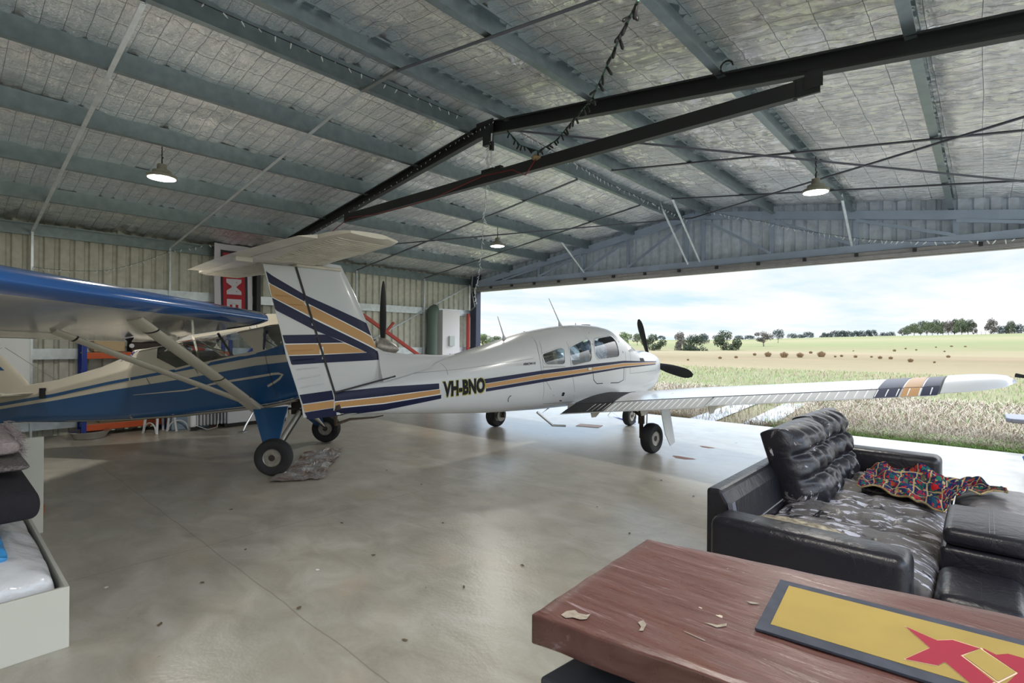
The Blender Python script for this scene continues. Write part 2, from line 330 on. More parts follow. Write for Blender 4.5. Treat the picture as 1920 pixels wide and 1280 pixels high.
    def mesh(s, name, mats, smooth=False, ang=None, recalc=True):
        me = bpy.data.meshes.new(name); me.from_pydata(s.v, [], s.f); mats = mats if isinstance(mats, (list, tuple)) else [mats]
        for x in mats: me.materials.append(x)
        if any(s.mi): me.polygons.foreach_set('material_index', s.mi)
        if recalc:
            bm = bmesh.new(); bm.from_mesh(me); bmesh.ops.recalc_face_normals(bm, faces=bm.faces); bm.to_mesh(me); bm.free()
        if smooth:
            me.polygons.foreach_set('use_smooth', [True]*len(me.polygons))
            if ang: me.set_sharp_from_angle(angle=R(ang))
        me.update(); return me
    def obj(s, name, mats, parent=None, smooth=False, ang=40, recalc=True, bevel=0):
        o = bpy.data.objects.new(name, s.mesh(name, mats, smooth, ang, recalc)); C.objects.link(o)
        if parent: o.parent = parent
        if bevel:
            b = o.modifiers.new('bevel', 'BEVEL'); b.width = bevel; b.segments = 2; b.limit_method = 'ANGLE'; b.angle_limit = R(35)
        return o
def thing(name, label, cat, loc=(0, 0, 0), rz=0, group=None):
    o = bpy.data.objects.new(name, None); C.objects.link(o); o.location = loc; o.rotation_euler = (0, 0, rz); o.empty_display_size = .1
    o['label'] = label; o['category'] = cat
    if group: o['group'] = group
    return o
def tag(o, label, cat, group=None, kind=None):
    o['label'] = label; o['category'] = cat
    if group: o['group'] = group
    if kind: o['kind'] = kind
    return o
def struct(o, label=None):
    o['kind'] = 'structure'
    if label: o['label'] = label; 
    return o
def lerp(a, b, t): return a+(b-a)*t
def interp(tab, x):          # smooth (catmull-rom) interpolation of rows by first column
    if x <= tab[0][0]: return tab[0][1:]
    if x >= tab[-1][0]: return tab[-1][1:]
    for i in range(len(tab)-1):
        if x <= tab[i+1][0]:
            p0, p1, p2, p3 = tab[max(i-1, 0)], tab[i], tab[i+1], tab[min(i+2, len(tab)-1)]; h = p2[0]-p1[0]; t = (x-p1[0])/h; out = []
            for k in range(1, len(p1)):
                m1 = (p2[k]-p0[k])/max(p2[0]-p0[0], 1e-6)*h; m2 = (p3[k]-p1[k])/max(p3[0]-p1[0], 1e-6)*h
                out.append((2*t**3-3*t*t+1)*p1[k]+(t**3-2*t*t+t)*m1+(-2*t**3+3*t*t)*p2[k]+(t**3-t*t)*m2)
            return out
def inpoly(x, y, P):
    c = False; j = len(P)-1
    for i in range(len(P)):
        if (P[i][1] > y) != (P[j][1] > y) and x < (P[j][0]-P[i][0])*(y-P[i][1])/(P[j][1]-P[i][1])+P[i][0]: c = not c
        j = i
    return c
def roundpoly(P, r, n=4):
    out = []
    for i in range(len(P)):
        a, b, c = Vector(P[i-1]), Vector(P[i]), Vector(P[(i+1) % len(P)]); u = (a-b); v = (c-b); k = min(r, u.length*.45, v.length*.45)
        p, q = b+u.normalized()*k, b+v.normalized()*k
        for j in range(n+1): t = j/n; out.append(tuple(p*(1-t)**2 + b*2*t*(1-t) + q*t*t))
    return out
def text_mesh(body, size, bold=0., shear=0., xs=1.):
    cu = bpy.data.curves.new('t', 'FONT'); cu.body = body; cu.size = size; cu.offset = bold; cu.shear = shear; cu.align_x = 'LEFT'; cu.resolution_u = 3
    o = bpy.data.objects.new('t', cu); C.objects.link(o); dg = bpy.context.evaluated_depsgraph_get(); dg.update()
    me = bpy.data.meshes.new_from_object(o.evaluated_get(dg)); vs = [(v.co.x*xs, v.co.y) for v in me.vertices]; fs = [tuple(p.vertices) for p in me.polygons]
    bpy.data.objects.remove(o); bpy.data.curves.remove(cu); bpy.data.meshes.remove(me); return vs, fs

# ============================================================ the hangar shell
XL, XR, XC = -11.1, 2.3, -4.42; YB, YF, YD = -7.85, 4.45, 10.6; TA = .142
def zp(x): return 4.18-(TA if x < XC else .126)*abs(x-XC)        # underside of the roof purlins
def zf(x): return zp(x)+.21                # foil
def onRoof(u, v, dz=0., left=True):        # photo point on the purlin underside plane
    d = ray(u, v); s = 1 if left else -.126/TA   # z = 4.18+dz + s*TA*(x-XC)
    t = (4.18+dz-s*TA*XC-HC)/(d.z-s*TA*d.x); return Vector((d.x*t, d.y*t, HC+d.z*t))

mb = MB(); mb.box((XL-.1, YB-.1, -.12), (XR+9, 10.69, 0)); struct(mb.obj('floor', CONC), 'stained concrete hangar floor slab')
mb = MB(); mb.box((XL-3, 10.70, -.14), (XR+12, 10.86, -.035)); struct(mb.obj('trim_1', mat('kerb', (.50, .47, .39), .8, var=.2, vscale=6)), 'concrete kerb along the open door side')

# corrugated left wall (real ribs) and gable
def ribbed(L0, L1, fn, z0, z1f, pitch=.19, dep=.045, step=None):
    prof = []; x = L0
    while x < L1:
        for dx, dd in ((0, 0), (.075, 0), (.095, dep), (.135, dep), (.155, 0)): prof.append((x+dx, dd))
        x += pitch
    m = MB(); n = len(prof)
    for x, d in prof: m.v.append(tuple(fn(x, d, z0)))
    for x, d in prof: m.v.append(tuple(fn(x, d, z1f(x))))
    for i in range(n-1): m.face((i, i+1, n+i+1, n+i))
    return m
struct(ribbed(YB, YD+.02, lambda y, d, z: (XL-.07-d, y, z), 0, lambda y: zf(XL)+.05).obj('wall_left', CLAD, recalc=False), 'pale ribbed steel cladding of the left wall')
struct(ribbed(XL, XR, lambda x, d, z: (x, YD+.06+d, z), 3.06, lambda x: zf(x)+.02).obj('wall_front', CLADG, recalc=False), 'ribbed gable cladding above the hangar door opening')
WBK = ribbed(XL, XR, lambda x, d, z: (x, YB-d, z), 0, lambda x: zf(x)+.02); struct(WBK.obj('wall_back', CLAD, recalc=False), 'ribbed steel cladding of the rear wall')
struct(ribbed(YB, -4.2, lambda y, d, z: (XR+.07+d, y, z), 0, lambda y: zf(XR)+.05).obj('wall_right', CLAD, recalc=False), 'ribbed steel cladding of the right wall, open beyond the first bays')
# foil ceiling, two slopes, sagging a little between purlins
for nm, xa, xb in (('ceiling', XL-.1, XC), ('ceiling', XC, XR+.1)):
    def fc(a, b, xa=xa, xb=xb):
        x = lerp(xa, xb, a); y = lerp(YB, YD+.1, b)
        xx, yy = (x/.30) % 1, (y/.15) % 1                      # wires of the mesh hold the foil, it pillows between them
        pl = (1-(2*xx-1)**4)*(1-abs(2*yy-1)**3)
        w = mn.noise(Vector((x*.8, y*.8, 9))); n = abs(mn.noise(Vector((x*1.6+w, y*7.5, 3))))+.55*abs(mn.noise(Vector((x*4.5, y*13+w*3, 1))))+.5*abs(mn.noise(Vector((x*7+y*4, y*6-x*3, 6))))
        return (x, y, zf(x)-.018-.014*pl+.022*mn.noise(Vector((x*2.2, y*2.6, 8)))+.047*(n-.4)*(.30+.9*abs(mn.noise(Vector((x*.9, y*.7, 4))))*2))
    def fy(b): return b
    m = MB().grid(int((xb-xa)/.038), int((10.7-.2)/.030), lambda a, b, f=fc: f(a, (b*10.5+.2-YB)/(YD+.1-YB)))
    m.grid(40, 60, lambda a, b, f=fc: f(a, b*(.2-YB)/(YD+.1-YB)))
    o = m.obj(nm, FOIL, smooth=True, ang=None, recalc=False)
    struct(o, 'silver foil insulation over safety mesh, %s slope' % ('left' if xb == XC else 'right'))
# roof sheet above the foil keeps the sun out
mb = MB()
for xa, xb in ((XL-.35, XC), (XC, XR+.35)):
    mb.prism([(xa, YB-.3, zf(xa)+.10), (xb, YB-.3, zf(xb)+.10), (xb, YD+.25, zf(xb)+.10), (xa, YD+.25, zf(xa)+.10)], (0, 0, .03))
struct(mb.obj('ceiling_roof_sheet', GALVD), 'steel roof sheeting above the foil')

# purlins
def purlin(x, label, group, s):
    m = MB(); m.beam((x, YB, zp(x)+.095), (x, YD+.02, zp(x)+.095), .07, .19, shape='C', t=.006, flip=s)
    return tag(m.obj('roof_purlin', GALV), label, 'purlin', group)
ordn = ['first', 'second', 'third', 'fourth', 'fifth']
for i, dx in enumerate((.30, 1.40, 2.62, 3.88, 5.15)):
    purlin(XC-dx, '%s long galvanised roof purlin down the left slope from the ridge' % ordn[i], 'left slope purlins', -1)
for i, dx in enumerate((.30, 1.50, 2.76, 4.04, 5.35)):
    purlin(XC+dx, '%s long galvanised roof purlin down the right slope from the ridge' % ordn[i], 'right slope purlins', 1)
m = MB(); m.beam((XL+.02, YB, zf(XL)-.16), (XL+.02, YD, zf(XL)-.16), .06, .19, shape='C', t=.006, flip=1)
tag(m.obj('eave_purlin', GALV), 'galvanised eave purlin along the top of the left wall', 'purlin')
# wall girts (paired flanges) and wall posts
for z0, zt, lb in ((2.30, 2.47, 'upper'), (1.24, 1.41, 'middle'), (.12, .28, 'lowest')):
    m = MB(); m.beam((XL-.02, YB, (z0+zt)/2), (XL-.02, YD, (z0+zt)/2), .10, zt-z0, shape='C', t=.012, flip=-1)
    m.box((XL+.032, YB, z0+.075), (XL+.036, YD, z0+.085)); 
    tag(m.obj('wall_girt', GALVB), '%s galvanised horizontal girt along the left wall' % lb, 'girt', 'left wall girts')
BR = (1.07, 2.93, 6.75, 8.77)
for i, y in enumerate(BR):
    where = ('behind the blue wing', 'left of the red banner', 'behind the tall white fin', 'between the propeller and the white cabinet')[i]
    m = MB(); m.beam((XL+.07, y, 0.0), (XL+.07, y, zf(XL)-.2), .05, .03, up=(0, 1, 0), shape='C', t=.005, flip=1)
    tag(m.obj('wall_post', GALVB), 'thin bright vertical post on the left wall %s' % where, 'post', 'thin wall posts')
    m = MB(); m.beam((XL+.07, y, zf(XL)-.2), (XC-.31, y, zp(XC-.31)-.012), .04, .03, shape='L', t=.005)
    tag(m.obj('roof_bridging', GALVB if i < 2 else RODM), 'thin roof bridging bar rising from the wall post %s' % where, 'bar', 'left slope bridging bars')
for i, y in enumerate((2.93, 6.75, 8.77)):
    m = MB(); m.beam((XC+.3, y, zp(XC+.3)-.012), (XR-.05, y, zp(XR)-.012), .035, .025, shape='L', t=.005)
    tag(m.obj('roof_bridging', RODM), 'thin bridging bar under the right roof slope, %s from the camera' % ('nearest', 'second', 'farthest')[i], 'bar', 'right slope bridging bars')
m = MB(); m.beam((XC-.3, 2.93, zp(XC)-.06), (XC+.3, 2.93, zp(XC)-.06), .04, .025)
tag(m.obj('ridge_bridging', GALVD), 'short bridging bar joining the two ridge purlins', 'bar')
# portal frame: columns, rafters, tie beam
T = thing('portal_frame', 'dark steel portal frame with rafters meeting at the ridge mid-hangar', 'steel frame', (XC, YF, 0))
def PL(p): return (p[0]-XC, p[1]-YF, p[2])
def rz_(x): return zp(x)-.062
for s, xe in ((-1, XL+.12), (1, XR-.12)):
    m = MB(); m.beam(PL((XC, YF, rz_(XC))), PL((xe, YF, rz_(xe))), .075, .15, shape='C', t=.008, flip=s); m.obj('rafter', STEELD, T)
    m = MB(); m.box(PL((xe-.1, YF-.04, 0)), PL((xe+.1, YF+.04, rz_(xe)))); m.obj('column', STEELD, T)
m = MB(); m.box((-.14, -.05, rz_(XC)-.10), (.14, -.042, rz_(XC)+.08)); m.box((-.02, -.06, rz_(XC)-.22), (.10, .0, rz_(XC)-.09)); m.obj('apex_plate', STEELD, T)
T2 = thing('tie_beam', 'dark steel collar tie beam hanging level under the portal rafters', 'beam', (-4.2, YF-.08, 3.5))
xa, xb = -7.40, -1.06
m = MB(); m.beam((xa+4.2, 0, -.01), (xb+4.2, 0, -.01), .07, .12, shape='C', t=.007, flip=-1); m.obj('channel', STEELD, T2)
m = MB(); m.box((xb+4.18, -.02, -.07), (xb+4.36, .0, .07)); m.box((xb+4.26, -.03, -.03), (xb+4.38, -.02, .09)); m.obj('end_bracket', STEELD, T2)
m = MB(); m.box((xa+4.12, -.02, -.07), (xa+4.22, .0, .10)); m.obj('end_bracket', STEELD, T2)
# cross bracing rods
def rod(a, b, lb, r=.013, mt=RODM):
    tag(MB().tube([a, b], r, 6).obj('brace_rod', mt), lb, 'rod', 'roof cross bracing')
zz_ = lambda x: zp(x)-.05
rod((XC, YF, zz_(XC)), (XR, YD-.2, zz_(XR)), 'long brace rod from mid ridge toward the right door corner')
rod((XR, YF, zz_(XR)), (XC, YD-.2, zz_(XC)), 'long brace rod from the right eave up to the door ridge')
rod((XL+.1, YF, zz_(XL)+.1), (XC, YD-.2, zz_(XC)), 'long brace rod from the left eave up to the door ridge')
tag(MB().tube([(XL+.05, 10.45, 3.2), onX(600, 690, XL+.05)], .022, 8).obj('wall_brace_rod', GALVB), 'white diagonal brace rod sloping down the left wall', 'rod')

# door truss over the opening
TY = YD-.06
T = thing('door_truss', 'blue-grey steel truss spanning over the hangar door opening', 'truss', (XC, TY, 3.0))
def Q(x, z, dy=0): return (x-XC, dy, z-3.0)
def zc_(x): return 4.20-.152*abs(x-XC)
for s, xe in ((-1, XL+.2), (1, XR-.1)):
    m = MB(); m.beam(Q(XC, zc_(XC)), Q(xe, zc_(xe)), .09, .14, shape='C', t=.008, flip=-s); m.obj('top_chord', TRUSSM, T)
px_ = [-9.8, -8.55, -7.2, -5.97, -4.6, -4.25, -2.95, -1.62, -.32, .98]
for x in px_:
    m = MB(); m.beam(Q(x, 3.22), Q(x, zc_(x)-.07), .07, .05, up=(0, 1, 0), shape='C', t=.006, flip=1); m.obj('web_post', TRUSSM, T)
for a, b in ((-9.8, -8.55), (-8.55, -7.2), (-7.2, -5.97), (-5.97, -4.6), (-2.95, -4.25), (-1.62, -2.95), (-.32, -1.62), (.98, -.32)):
    m = MB(); m.beam(Q(a, 3.26, -.04), Q(b, zc_(b)-.09, -.04), .03, .05); m.obj('diagonal_web', TRUSSM, T)
m = MB(); m.box((XL+.1-XC, -.05, .13), (XR-XC, .07, .26)); m.obj('bottom_chord', TRUSSM, T)
T = thing('door_track', 'double steel door track rail along the bottom of the truss', 'door track', (XC, TY+.05, 3.0))
RAIL = galv('rail', (.36, .35, .35), .5, .3)
m = MB()
m.box((XL+.15-XC, -.14, .075), (XR-XC, .10, .12)); m.box((XL+.15-XC, -.17, .0), (XR-XC, -.13, .05)); m.box((XL+.15-XC, -.02, .0), (XR-XC, .10, .075)); m.obj('rail', RAIL, T)
x = XL+.9
while x < XR-.3:
    m = MB(); m.box((x-XC, -.20, .05), (x+.05-XC, -.14, .11)); m.obj('rail_bracket', STEELD, T); x += .78
T = thing('door_jamb', 'dark steel corner column at the left side of the door opening', 'column', (XL, YD, 0))
m = MB(); m.beam((.18, -.04, 0), (.18, -.04, 3.45), .24, .18, up=(0, 1, 0), shape='C', t=.01, flip=1); m.obj('column', mat('jamb', (.05, .06, .10), .5, .2), T)
# fly braces from purlins to the truss foot
for i, (a, b, pxx) in enumerate((((1050, 449), (1095, 510), -7.04), ((1232, 370), (1290, 495), XC-.3), ((1257, 364), (1312, 490), XC+.3), ((1577, 364), (1597, 460), -1.66))):
    p = onX(*a, pxx); q = onY(*b, YD-.2)
    tag(MB().tube([p, q], .022, 8).obj('fly_brace', GALVB), ('pale fly brace above the propeller end of the plane, farthest left', 'left one of the paired fly braces at the ridge', 'right one of the paired fly braces at the ridge', 'pale fly brace right of the door-side lamp')[i], 'brace', 'fly braces at the door truss')

# high-bay lamps
LH = galv('lamp_housing', (.34, .33, .27), .5, .3)
def lamp(hook, bot, diam, lb):
    T = thing('high_bay_lamp', lb, 'lamp', bot, group='high bay lamps')
    h = hook-bot; r = diam/2
    MB().lathe([(.001, .17), (r*.30, .165), (r*.34, .10), (r*.62, .09), (r*.66, .055), (r*.98, .035), (r, .01), (r*.93, 0.004)], 36).obj('housing', LH, T, smooth=True)
    MB().lathe([(.001, .003), (r*.90, .003), (r*.90, .006), (.001, .006)], 36).obj('diffuser', mat('lamp_glow', (1, 1, 1), emit=(1, .97, .90), estr=22), T)
    MB().tube([(0, 0, .165), (0, 0, .23), (.01, .01, .25)], .008, 6).obj('hook', BLK, T)
    n = 10; MB().tube([(h.x*t/n+.006*sin(t*1.9), h.y*t/n, .23+(h.z-.23)*t/n) for t in range(n+1)], .006, 5).obj('hanging_chain', BLK, T)
    ld = bpy.data.lights.new('lamp_light', 'AREA'); ld.shape = 'DISK'; ld.size = diam*.85; ld.energy = LAMPW; ld.color = (1, .95, .86)
    lo = bpy.data.objects.new('lamp_light', ld); C.objects.link(lo); lo.location = bot-Vector((0, 0, .012)); lo.parent = None
    lo.location = (0, 0, -.012); lo.parent = T
LAMPW = 34
for hook, base, w, lb in (((304, 275), (303, 335), 50, 'lit high bay lamp under the dark left roof slope'), ((933, 425), (934, 462), 28, 'lit high bay lamp hanging above the far left door corner'), ((1530, 293), (1524, 362), 46, 'lit high bay lamp hanging above the door opening')):
    left = hook[0] < 1300; h = onRoof(*hook, 0, left); d = ray(*base); t = hypot(h.x, h.y)/hypot(d.x, d.y); b = Vector((d.x*t, d.y*t, HC+d.z*t)); b.x, b.y = h.x, h.y
    dep = -h.x*sin(YAW)+h.y*cos(YAW); lamp(h, b, w/FP*dep, lb)
# extra unseen lamps added behind and beside the camera to brighten the interior
for x, y, lb in ((-8.3, -4.2, 'added unseen fill lamp at the rear left of the hangar'), (-.6, -4.0, 'added unseen fill lamp at the rear right of the hangar'), (-.6, 1.6, 'added unseen fill lamp right above the timber bar table')):
    lamp(Vector((x, y, zp(x))), Vector((x, y, zp(x)-.45)), .32, lb)

# string lights
bulb_me = MB().lathe([(.001, 0), (.005, .004), (.0055, .02), (.003, .035), (.001, .042)], 6).mesh('bulb', BULB, True)
sock_me = MB().lathe([(.001, 0), (.009, .0), (.010, .05), (.005, .06)], 6).mesh('bulb_holder', BLK, True)
def strand(pts, lb, sag=.0, n=30, wire=GRN, wr=.004, me=None, bs=1.0, cnt=None, seed=1):
    rnd = random.Random(seed); P = []
    pts = [Vector(p) for p in pts]
    for i in range(len(pts)-1):
        k = max(2, int(n/(len(pts)-1)))
        for j in range(k): t = j/k; P.append(pts[i].lerp(pts[i+1], t)-Vector((0, 0, sag*4*t*(1-t))))
    P.append(pts[-1]); T = thing('string_lights', lb, 'string lights', P[0], group='string lights in the roof')
    MB().tube([p-P[0] for p in P], wr, 4).obj('cord', wire, T); cnt = cnt or n
    for i in range(cnt):
        f = (i+.5)/cnt*(len(P)-1); a = int(f); p = P[a].lerp(P[min(a+1, len(P)-1)], f-a)-P[0]
        b = bpy.data.objects.new('bulb', me or bulb_me); C.objects.link(b); b.parent = T; b.location = p; b.scale = (bs,)*3
        b.rotation_euler = (pi+rnd.uniform(-.9, .9), rnd.uniform(-.9, .9), 0)
strand([onX(60, 500, XL+.16), onX(200, 507, XL+.16), onX(320, 470, XL+.16), onX(470, 440, XL+.16)], 'green string of small clear bulbs sagging along the left wall', .03, 36, bs=1.5)
yy = YF-.06
strand([onY(560, 452, yy), onY(660, 392, yy), onY(760, 330, yy), onY(850, 268, yy), onY(930, 225, yy)], 'string of small bulbs taped along the left portal rafter', .0, 40, wire=BLK, bs=.7, seed=2)
strand([(XC-.15, .8, 4.22), (XC-.12, YF-.3, 4.20)], 'string of dark bulbs run along the ridge before the portal frame', .01, 24, wire=BLK, bs=1.2, seed=3)
strand([onX(962, 240, XC+.0), (XC, 7.2, 4.10), (XC, 10.2, 4.05)], 'string of small bulbs along the ridge from portal to door', .0, 44, wire=BLK, bs=1.6, seed=4)
strand([onY(1300, 388, 10.3), onY(1430, 415, 10.3), onY(1560, 440, 10.3), onY(1700, 452, 10.3), onY(1930, 446, 10.3)], 'string of small white bulbs sagging across the door truss', .02, 56, wire=BLK, bs=1.7, seed=5)
a = onRoof(1195, 4, -.05, False)
yl = 3.2
strand([onY(1197, 0, 2.0), onY(1160, 75, 2.5), onY(1110, 185, 3.2), onY(1075, 225, 3.8), onY(1045, 262, 4.1), onY(1010, 283, 4.2), onY(975, 272, 4.3), onY(950, 243, 4.38)], 'green string lights looping down from the roof near the ridge', .0, 46, wr=.006, bs=1.0, me=sock_me, seed=6, cnt=48)
strand([onY(918, 262, 4.4), onY(914, 320, 4.5), onY(906, 430, 6.5), onY(898, 520, 10.2), onY(890, 545, 10.3), onY(893, 568, 10.3)], 'long pale string of bulbs dangling from ridge to door corner', .0, 46, wire=BULB, wr=.006, bs=1.8, seed=7, cnt=70)
# clutter on the tie beam
T = thing('power_board', 'yellow board with black plugs lying on the tie beam', 'power board', onY(925, 322, YF-.08))
m = MB(); m.box((-.20, -.03, -.02), (.20, .03, .0)); m.obj('board', mat('yellow_board', (.35, .28, .05), .6), T)
for x in (-.13, -.03, .09): m = MB(); m.box((x-.045, -.025, 0), (x+.045, .025, .045)); m.obj('plug', BLK, T)
tag(MB().tube([onY(1010, 290, YF-.14), onY(985, 328, YF-.14), onY(960, 318, YF-.14), onY(905, 330, YF-.14), onY(820, 368, YF-.14), onY(760, 388, YF-.14), onY(700, 402, YF-.14), onY(655, 408, YF-.14), onY(620, 436, YF-.14)], .006, 5).obj('extension_cord', mat('red_cord', (.22, .02, .02), .5)), 'thin red extension cord running along the tie beam', 'cord')
for i, (u, v) in enumerate(((1006, 295), )):
    tag(MB().lathe([(.001, -.03), (.05, -.02), (.06, 0), (.03, .03), (.001, .035)], 8, Matrix.Translation(onY(u, v, YF-.12))).obj('dried_flower', mat('dry_flower', (.35, .27, .15), 1.)), 'small dried flower tied to the tie beam', 'flower')
T = thing('hanging_cable', 'white cable dropping from the ridge apex to the power board', 'cable', onY(922, 250, YF-.05))
MB().tube([(0, 0, 0), (-.01, 0, -.18), (.0, 0, -.36)], .008, 6).obj('flex', WPL, T); m = MB(); m.box((-.02, -.02, -.2), (.02, .02, -.1)); m.obj('plug', BLK, T)
tag(MB().tube([onY(1365, 128, YF-.06)+Vector((.05*cos(a), -.03, .05*sin(a))) for a in [i*.55 for i in range(10)]], .008, 6).obj('coiled_cable', BLK), 'loop of dark cable on the right rafter', 'cable')

# ============================================================ things along the left wall
ZB = XL+.12
T = thing('banner', 'red and white banner hanging from the left wall, big letters', 'banner', onX(437, 520, XL+.18))
o0 = Vector(T.location)
a_ = onX(402, 455, XL+.18); b_ = onX(474, 455, XL+.18); ztop = 3.42; zbot = onX(435, 585, XL+.18).z-.3; y0, y1 = a_.y, b_.y
def ban(a, b): return Vector((.02*sin(a*9+b*2)+.015*sin(b*7), lerp(y0, y1, a)+.03*(b-.5)*(a-.5), lerp(zbot, ztop, b)))-Vector((0, o0.y, o0.z))
MB().grid(16, 24, ban).obj('banner_cloth', mat('banner_white', (.62, .60, .66), .7), T, smooth=True, recalc=False)
REDB = mat('banner_red', (.40, .012, .025), .6)
def bp(a, b, off): p = ban(a, b); return Vector((p.x+off, p.y, p.z))
def bgrid(a0, a1, b0, b1, off, nm, mt): return MB().grid(12, 20, lambda a, b: bp(lerp(a0, a1, a), lerp(b0, b1, b), off)).obj(nm, mt, T, smooth=True, recalc=False)
bgrid(.16, .86, -.0, .93, .006, 'banner_border', mat('banner_black', (.02, .015, .03), .6)); bgrid(.22, .78, .0, .90, .010, 'banner_field', REDB)
for ch, c0 in (('M', .60), ('E', .36)):
    vs, fs = text_mesh(ch, 1.0, .035, 0, 1.0); mw = max(x for x, y in vs); mh = max(y for x, y in vs); m = MB()
    for x, y in vs: m.v.append(tuple(bp(.33+.36*y/mh, c0-(x/mw)*.20, .016)))
    for f in fs: m.face(f)
    m.obj('banner_letter_'+ch.lower(), mat('banner_white', (.6, .6, .6)), T, recalc=False)
m = MB(); m.box((XL+.13, onX(478, 500, XL+.2).y, 2.9), (XL+.15, onX(560, 500, XL+.2).y, 3.36))
tag(m.obj('wall_board', mat('board_cream', (.62, .60, .52), .6)), 'cream board fixed to the top of the left wall beside the banner', 'board')
m = MB(); m.box((XL+.05, -.9, .25), (XL+.08, onX(60, 650, XL+.08).y, 2.1))
tag(m.obj('leaning_sheet', mat('panel_white', (.88, .92, .94), .5), bevel=.005), 'large white sheet leaning on the left wall behind the blue tail', 'panel')
# cabinet near the door
ya, yb2 = onX(830, 600, XL+.3).y, onX(862, 600, XL+.3).y
T = thing('switchboard_cabinet', 'tall white switchboard cabinet on the left wall near the door', 'cabinet', (XL+.02, (ya+yb2)/2, 0))
m = MB(); m.box((.03, -(yb2-ya)/2, .6), (.28, (yb2-ya)/2, 2.42)); m.obj('body', mat('cab_white', (.72, .71, .74), .45), T, bevel=.008)
m = MB(); m.box((.28, -.10, 1.45), (.34, .08, 1.72)); m.obj('switch_box', mat('cab_grey', (.5, .55, .55), .5), T)
m = MB(); m.box((.28, -.05, 1.15), (.31, .03, 1.24)); m.obj('socket', mat('cab_grey', (.5, .55, .55), .5), T)
T = thing('rolled_screen', 'dark green upright roll standing left of the white cabinet', 'roll', (XL+.2, ya-.28, 0))
MB().tube([(0, 0, 0), (0, 0, 2.32), (0, .04, 2.40), (0, .12, 2.43)], .14, 14).obj('roll', mat('dark_green', (.10, .15, .12), .6), T, smooth=True)
tag(MB().tube([onX(878, 588, XL+.15), onX(877, 640, XL+.15)-Vector((0, 0, .9))], .05, 8).obj('red_pole', REDP), 'red painted pole beside the door jamb', 'pole')
tag(MB().tube([onY(887, 500, YD-.2), onY(884, 545, YD-.2), onY(890, 575, YD-.2), onY(882, 582, YD-.2)], .02, 8).obj('conduit', GALVD), 'grey conduit on the door corner column', 'conduit')
# engine hoist boom (orange) behind the white fin
P0, P1 = onX(680, 590, XL+.6), onX(805, 680, XL+.75)
T = thing('engine_hoist', 'orange engine hoist arm sloping down behind the white fin', 'hoist', (P1.x, P1.y, 0)); o0 = Vector(T.location)
MB().beam(P0-o0, P1-o0, .06, .08).obj('boom', REDP, T, bevel=.008)
c = P0.lerp(P1, .33)-o0; MB().beam(c, c+(onX(737, 605, XL+.6)-onX(723, 622, XL+.6)), .05, .05).obj('hook_bracket', REDP, T)
MB().beam((0, 0, .08), (0, 0, P1.z), .1, .1, up=(0, 1, 0)).obj('mast', REDP, T); m = MB()
m.box((-.4, -.45, 0), (.4, -.37, .08)); m.box((-.4, .37, 0), (.4, .45, .08)); m.box((-.45, -.45, 0), (-.35, .45, .08)); m.obj('base_frame', REDP, T)
m = MB(); m.box((.02, -.10, P1.z-.32), (.16, .10, P1.z-.08)); m.obj('pump', mat('yellow', (.5, .33, .05)), T)

# pallet rack
RX0, RX1 = XL+.04, XL+.40; ry0 = onX(158, 700, RX1).y; ry1 = onX(432, 660, RX1).y
T = thing('pallet_rack', 'blue and orange steel rack against the left wall', 'rack', (RX0, ry0, 0)); dpt = RX1-RX0; ln = ry1-ry0
for y in (0, ln*.5, ln):
    for x in (0, dpt): m = MB(); m.beam((x, y, 0), (x, y, 2.0), .05, .06, up=(0, 1, 0), shape='C', t=.006); m.obj('upright', RBLUE, T)
    for k in range(4): m = MB(); m.beam((0, y, .15+k*.45), (dpt, y, .5+k*.45 if k % 2 else .15+k*.45), .02, .03); m.obj('end_brace', RBLUE, T)
for z in (.14, 1.30):
    for x in (0, dpt): m = MB(); m.box((x-.02, .0, z-.05), (x+.02, ln, z+.05)); m.obj('shelf_beam', ORG, T, bevel=.006)
    m = MB(); m.box((0, 0, z+.03), (dpt, ln, z+.055)); m.obj('shelf_deck', mat('deck', (.35, .28, .2), .8), T)
def crate(x0, y0, z, dx, dy, dz, mt, lb, cat='box', nm='storage_box', r=.02):
    T = thing(nm, lb, cat, (x0+dx/2, y0+dy/2, z)); m = MB(); m.box((-dx/2, -dy/2, 0), (dx/2, dy/2, dz*.86)); m.obj('body', mt, T, bevel=r)
    m = MB(); m.box((-dx/2-.01, -dy/2-.01, dz*.86), (dx/2+.01, dy/2+.01, dz)); m.obj('lid', mt, T, bevel=r*.5); return T
CARD = mat('cardboard', (.36, .24, .14), .85); DK = mat('dark_stuff', (.05, .035, .03), .7)
crate(RX0+.05, ry0+.12, 1.36, .30, .42, .24, mat('tan', (.55, .42, .25), .8), 'tan carton on the upper shelf of the blue rack, at its left end')
crate(RX0+.05, ry0+.62, 1.36, .30, .5, .18, DK, 'dark brown case on the upper rack shelf beside the tan carton')
m = MB(); m.lathe([(.02, 0), (.035, 0), (.037, .015), (.02, .02)], 10, Matrix.Translation((RX1+.02, ry0+.62, 1.46)) @ Matrix.Rotation(pi/2, 4, 'Y')); tag(m.obj('valve_wheel', WPL), 'small white wheel in front of the dark case on the rack', 'wheel')
crate(RX0+.05, ry0+.2, .195, .30, .6, .3, CARD, 'brown carton on the bottom shelf of the blue rack')
crate(RX0+.05, ry0+.95, .195, .30, .5, .26, DK, 'dark case on the bottom rack shelf right of the carton')
crate(RX0+.05, ry0+ln*.62, 1.36, .30, .4, .16, mat('redbox', (.5, .05, .03), .5), 'red box on the upper rack shelf seen through the cabin')
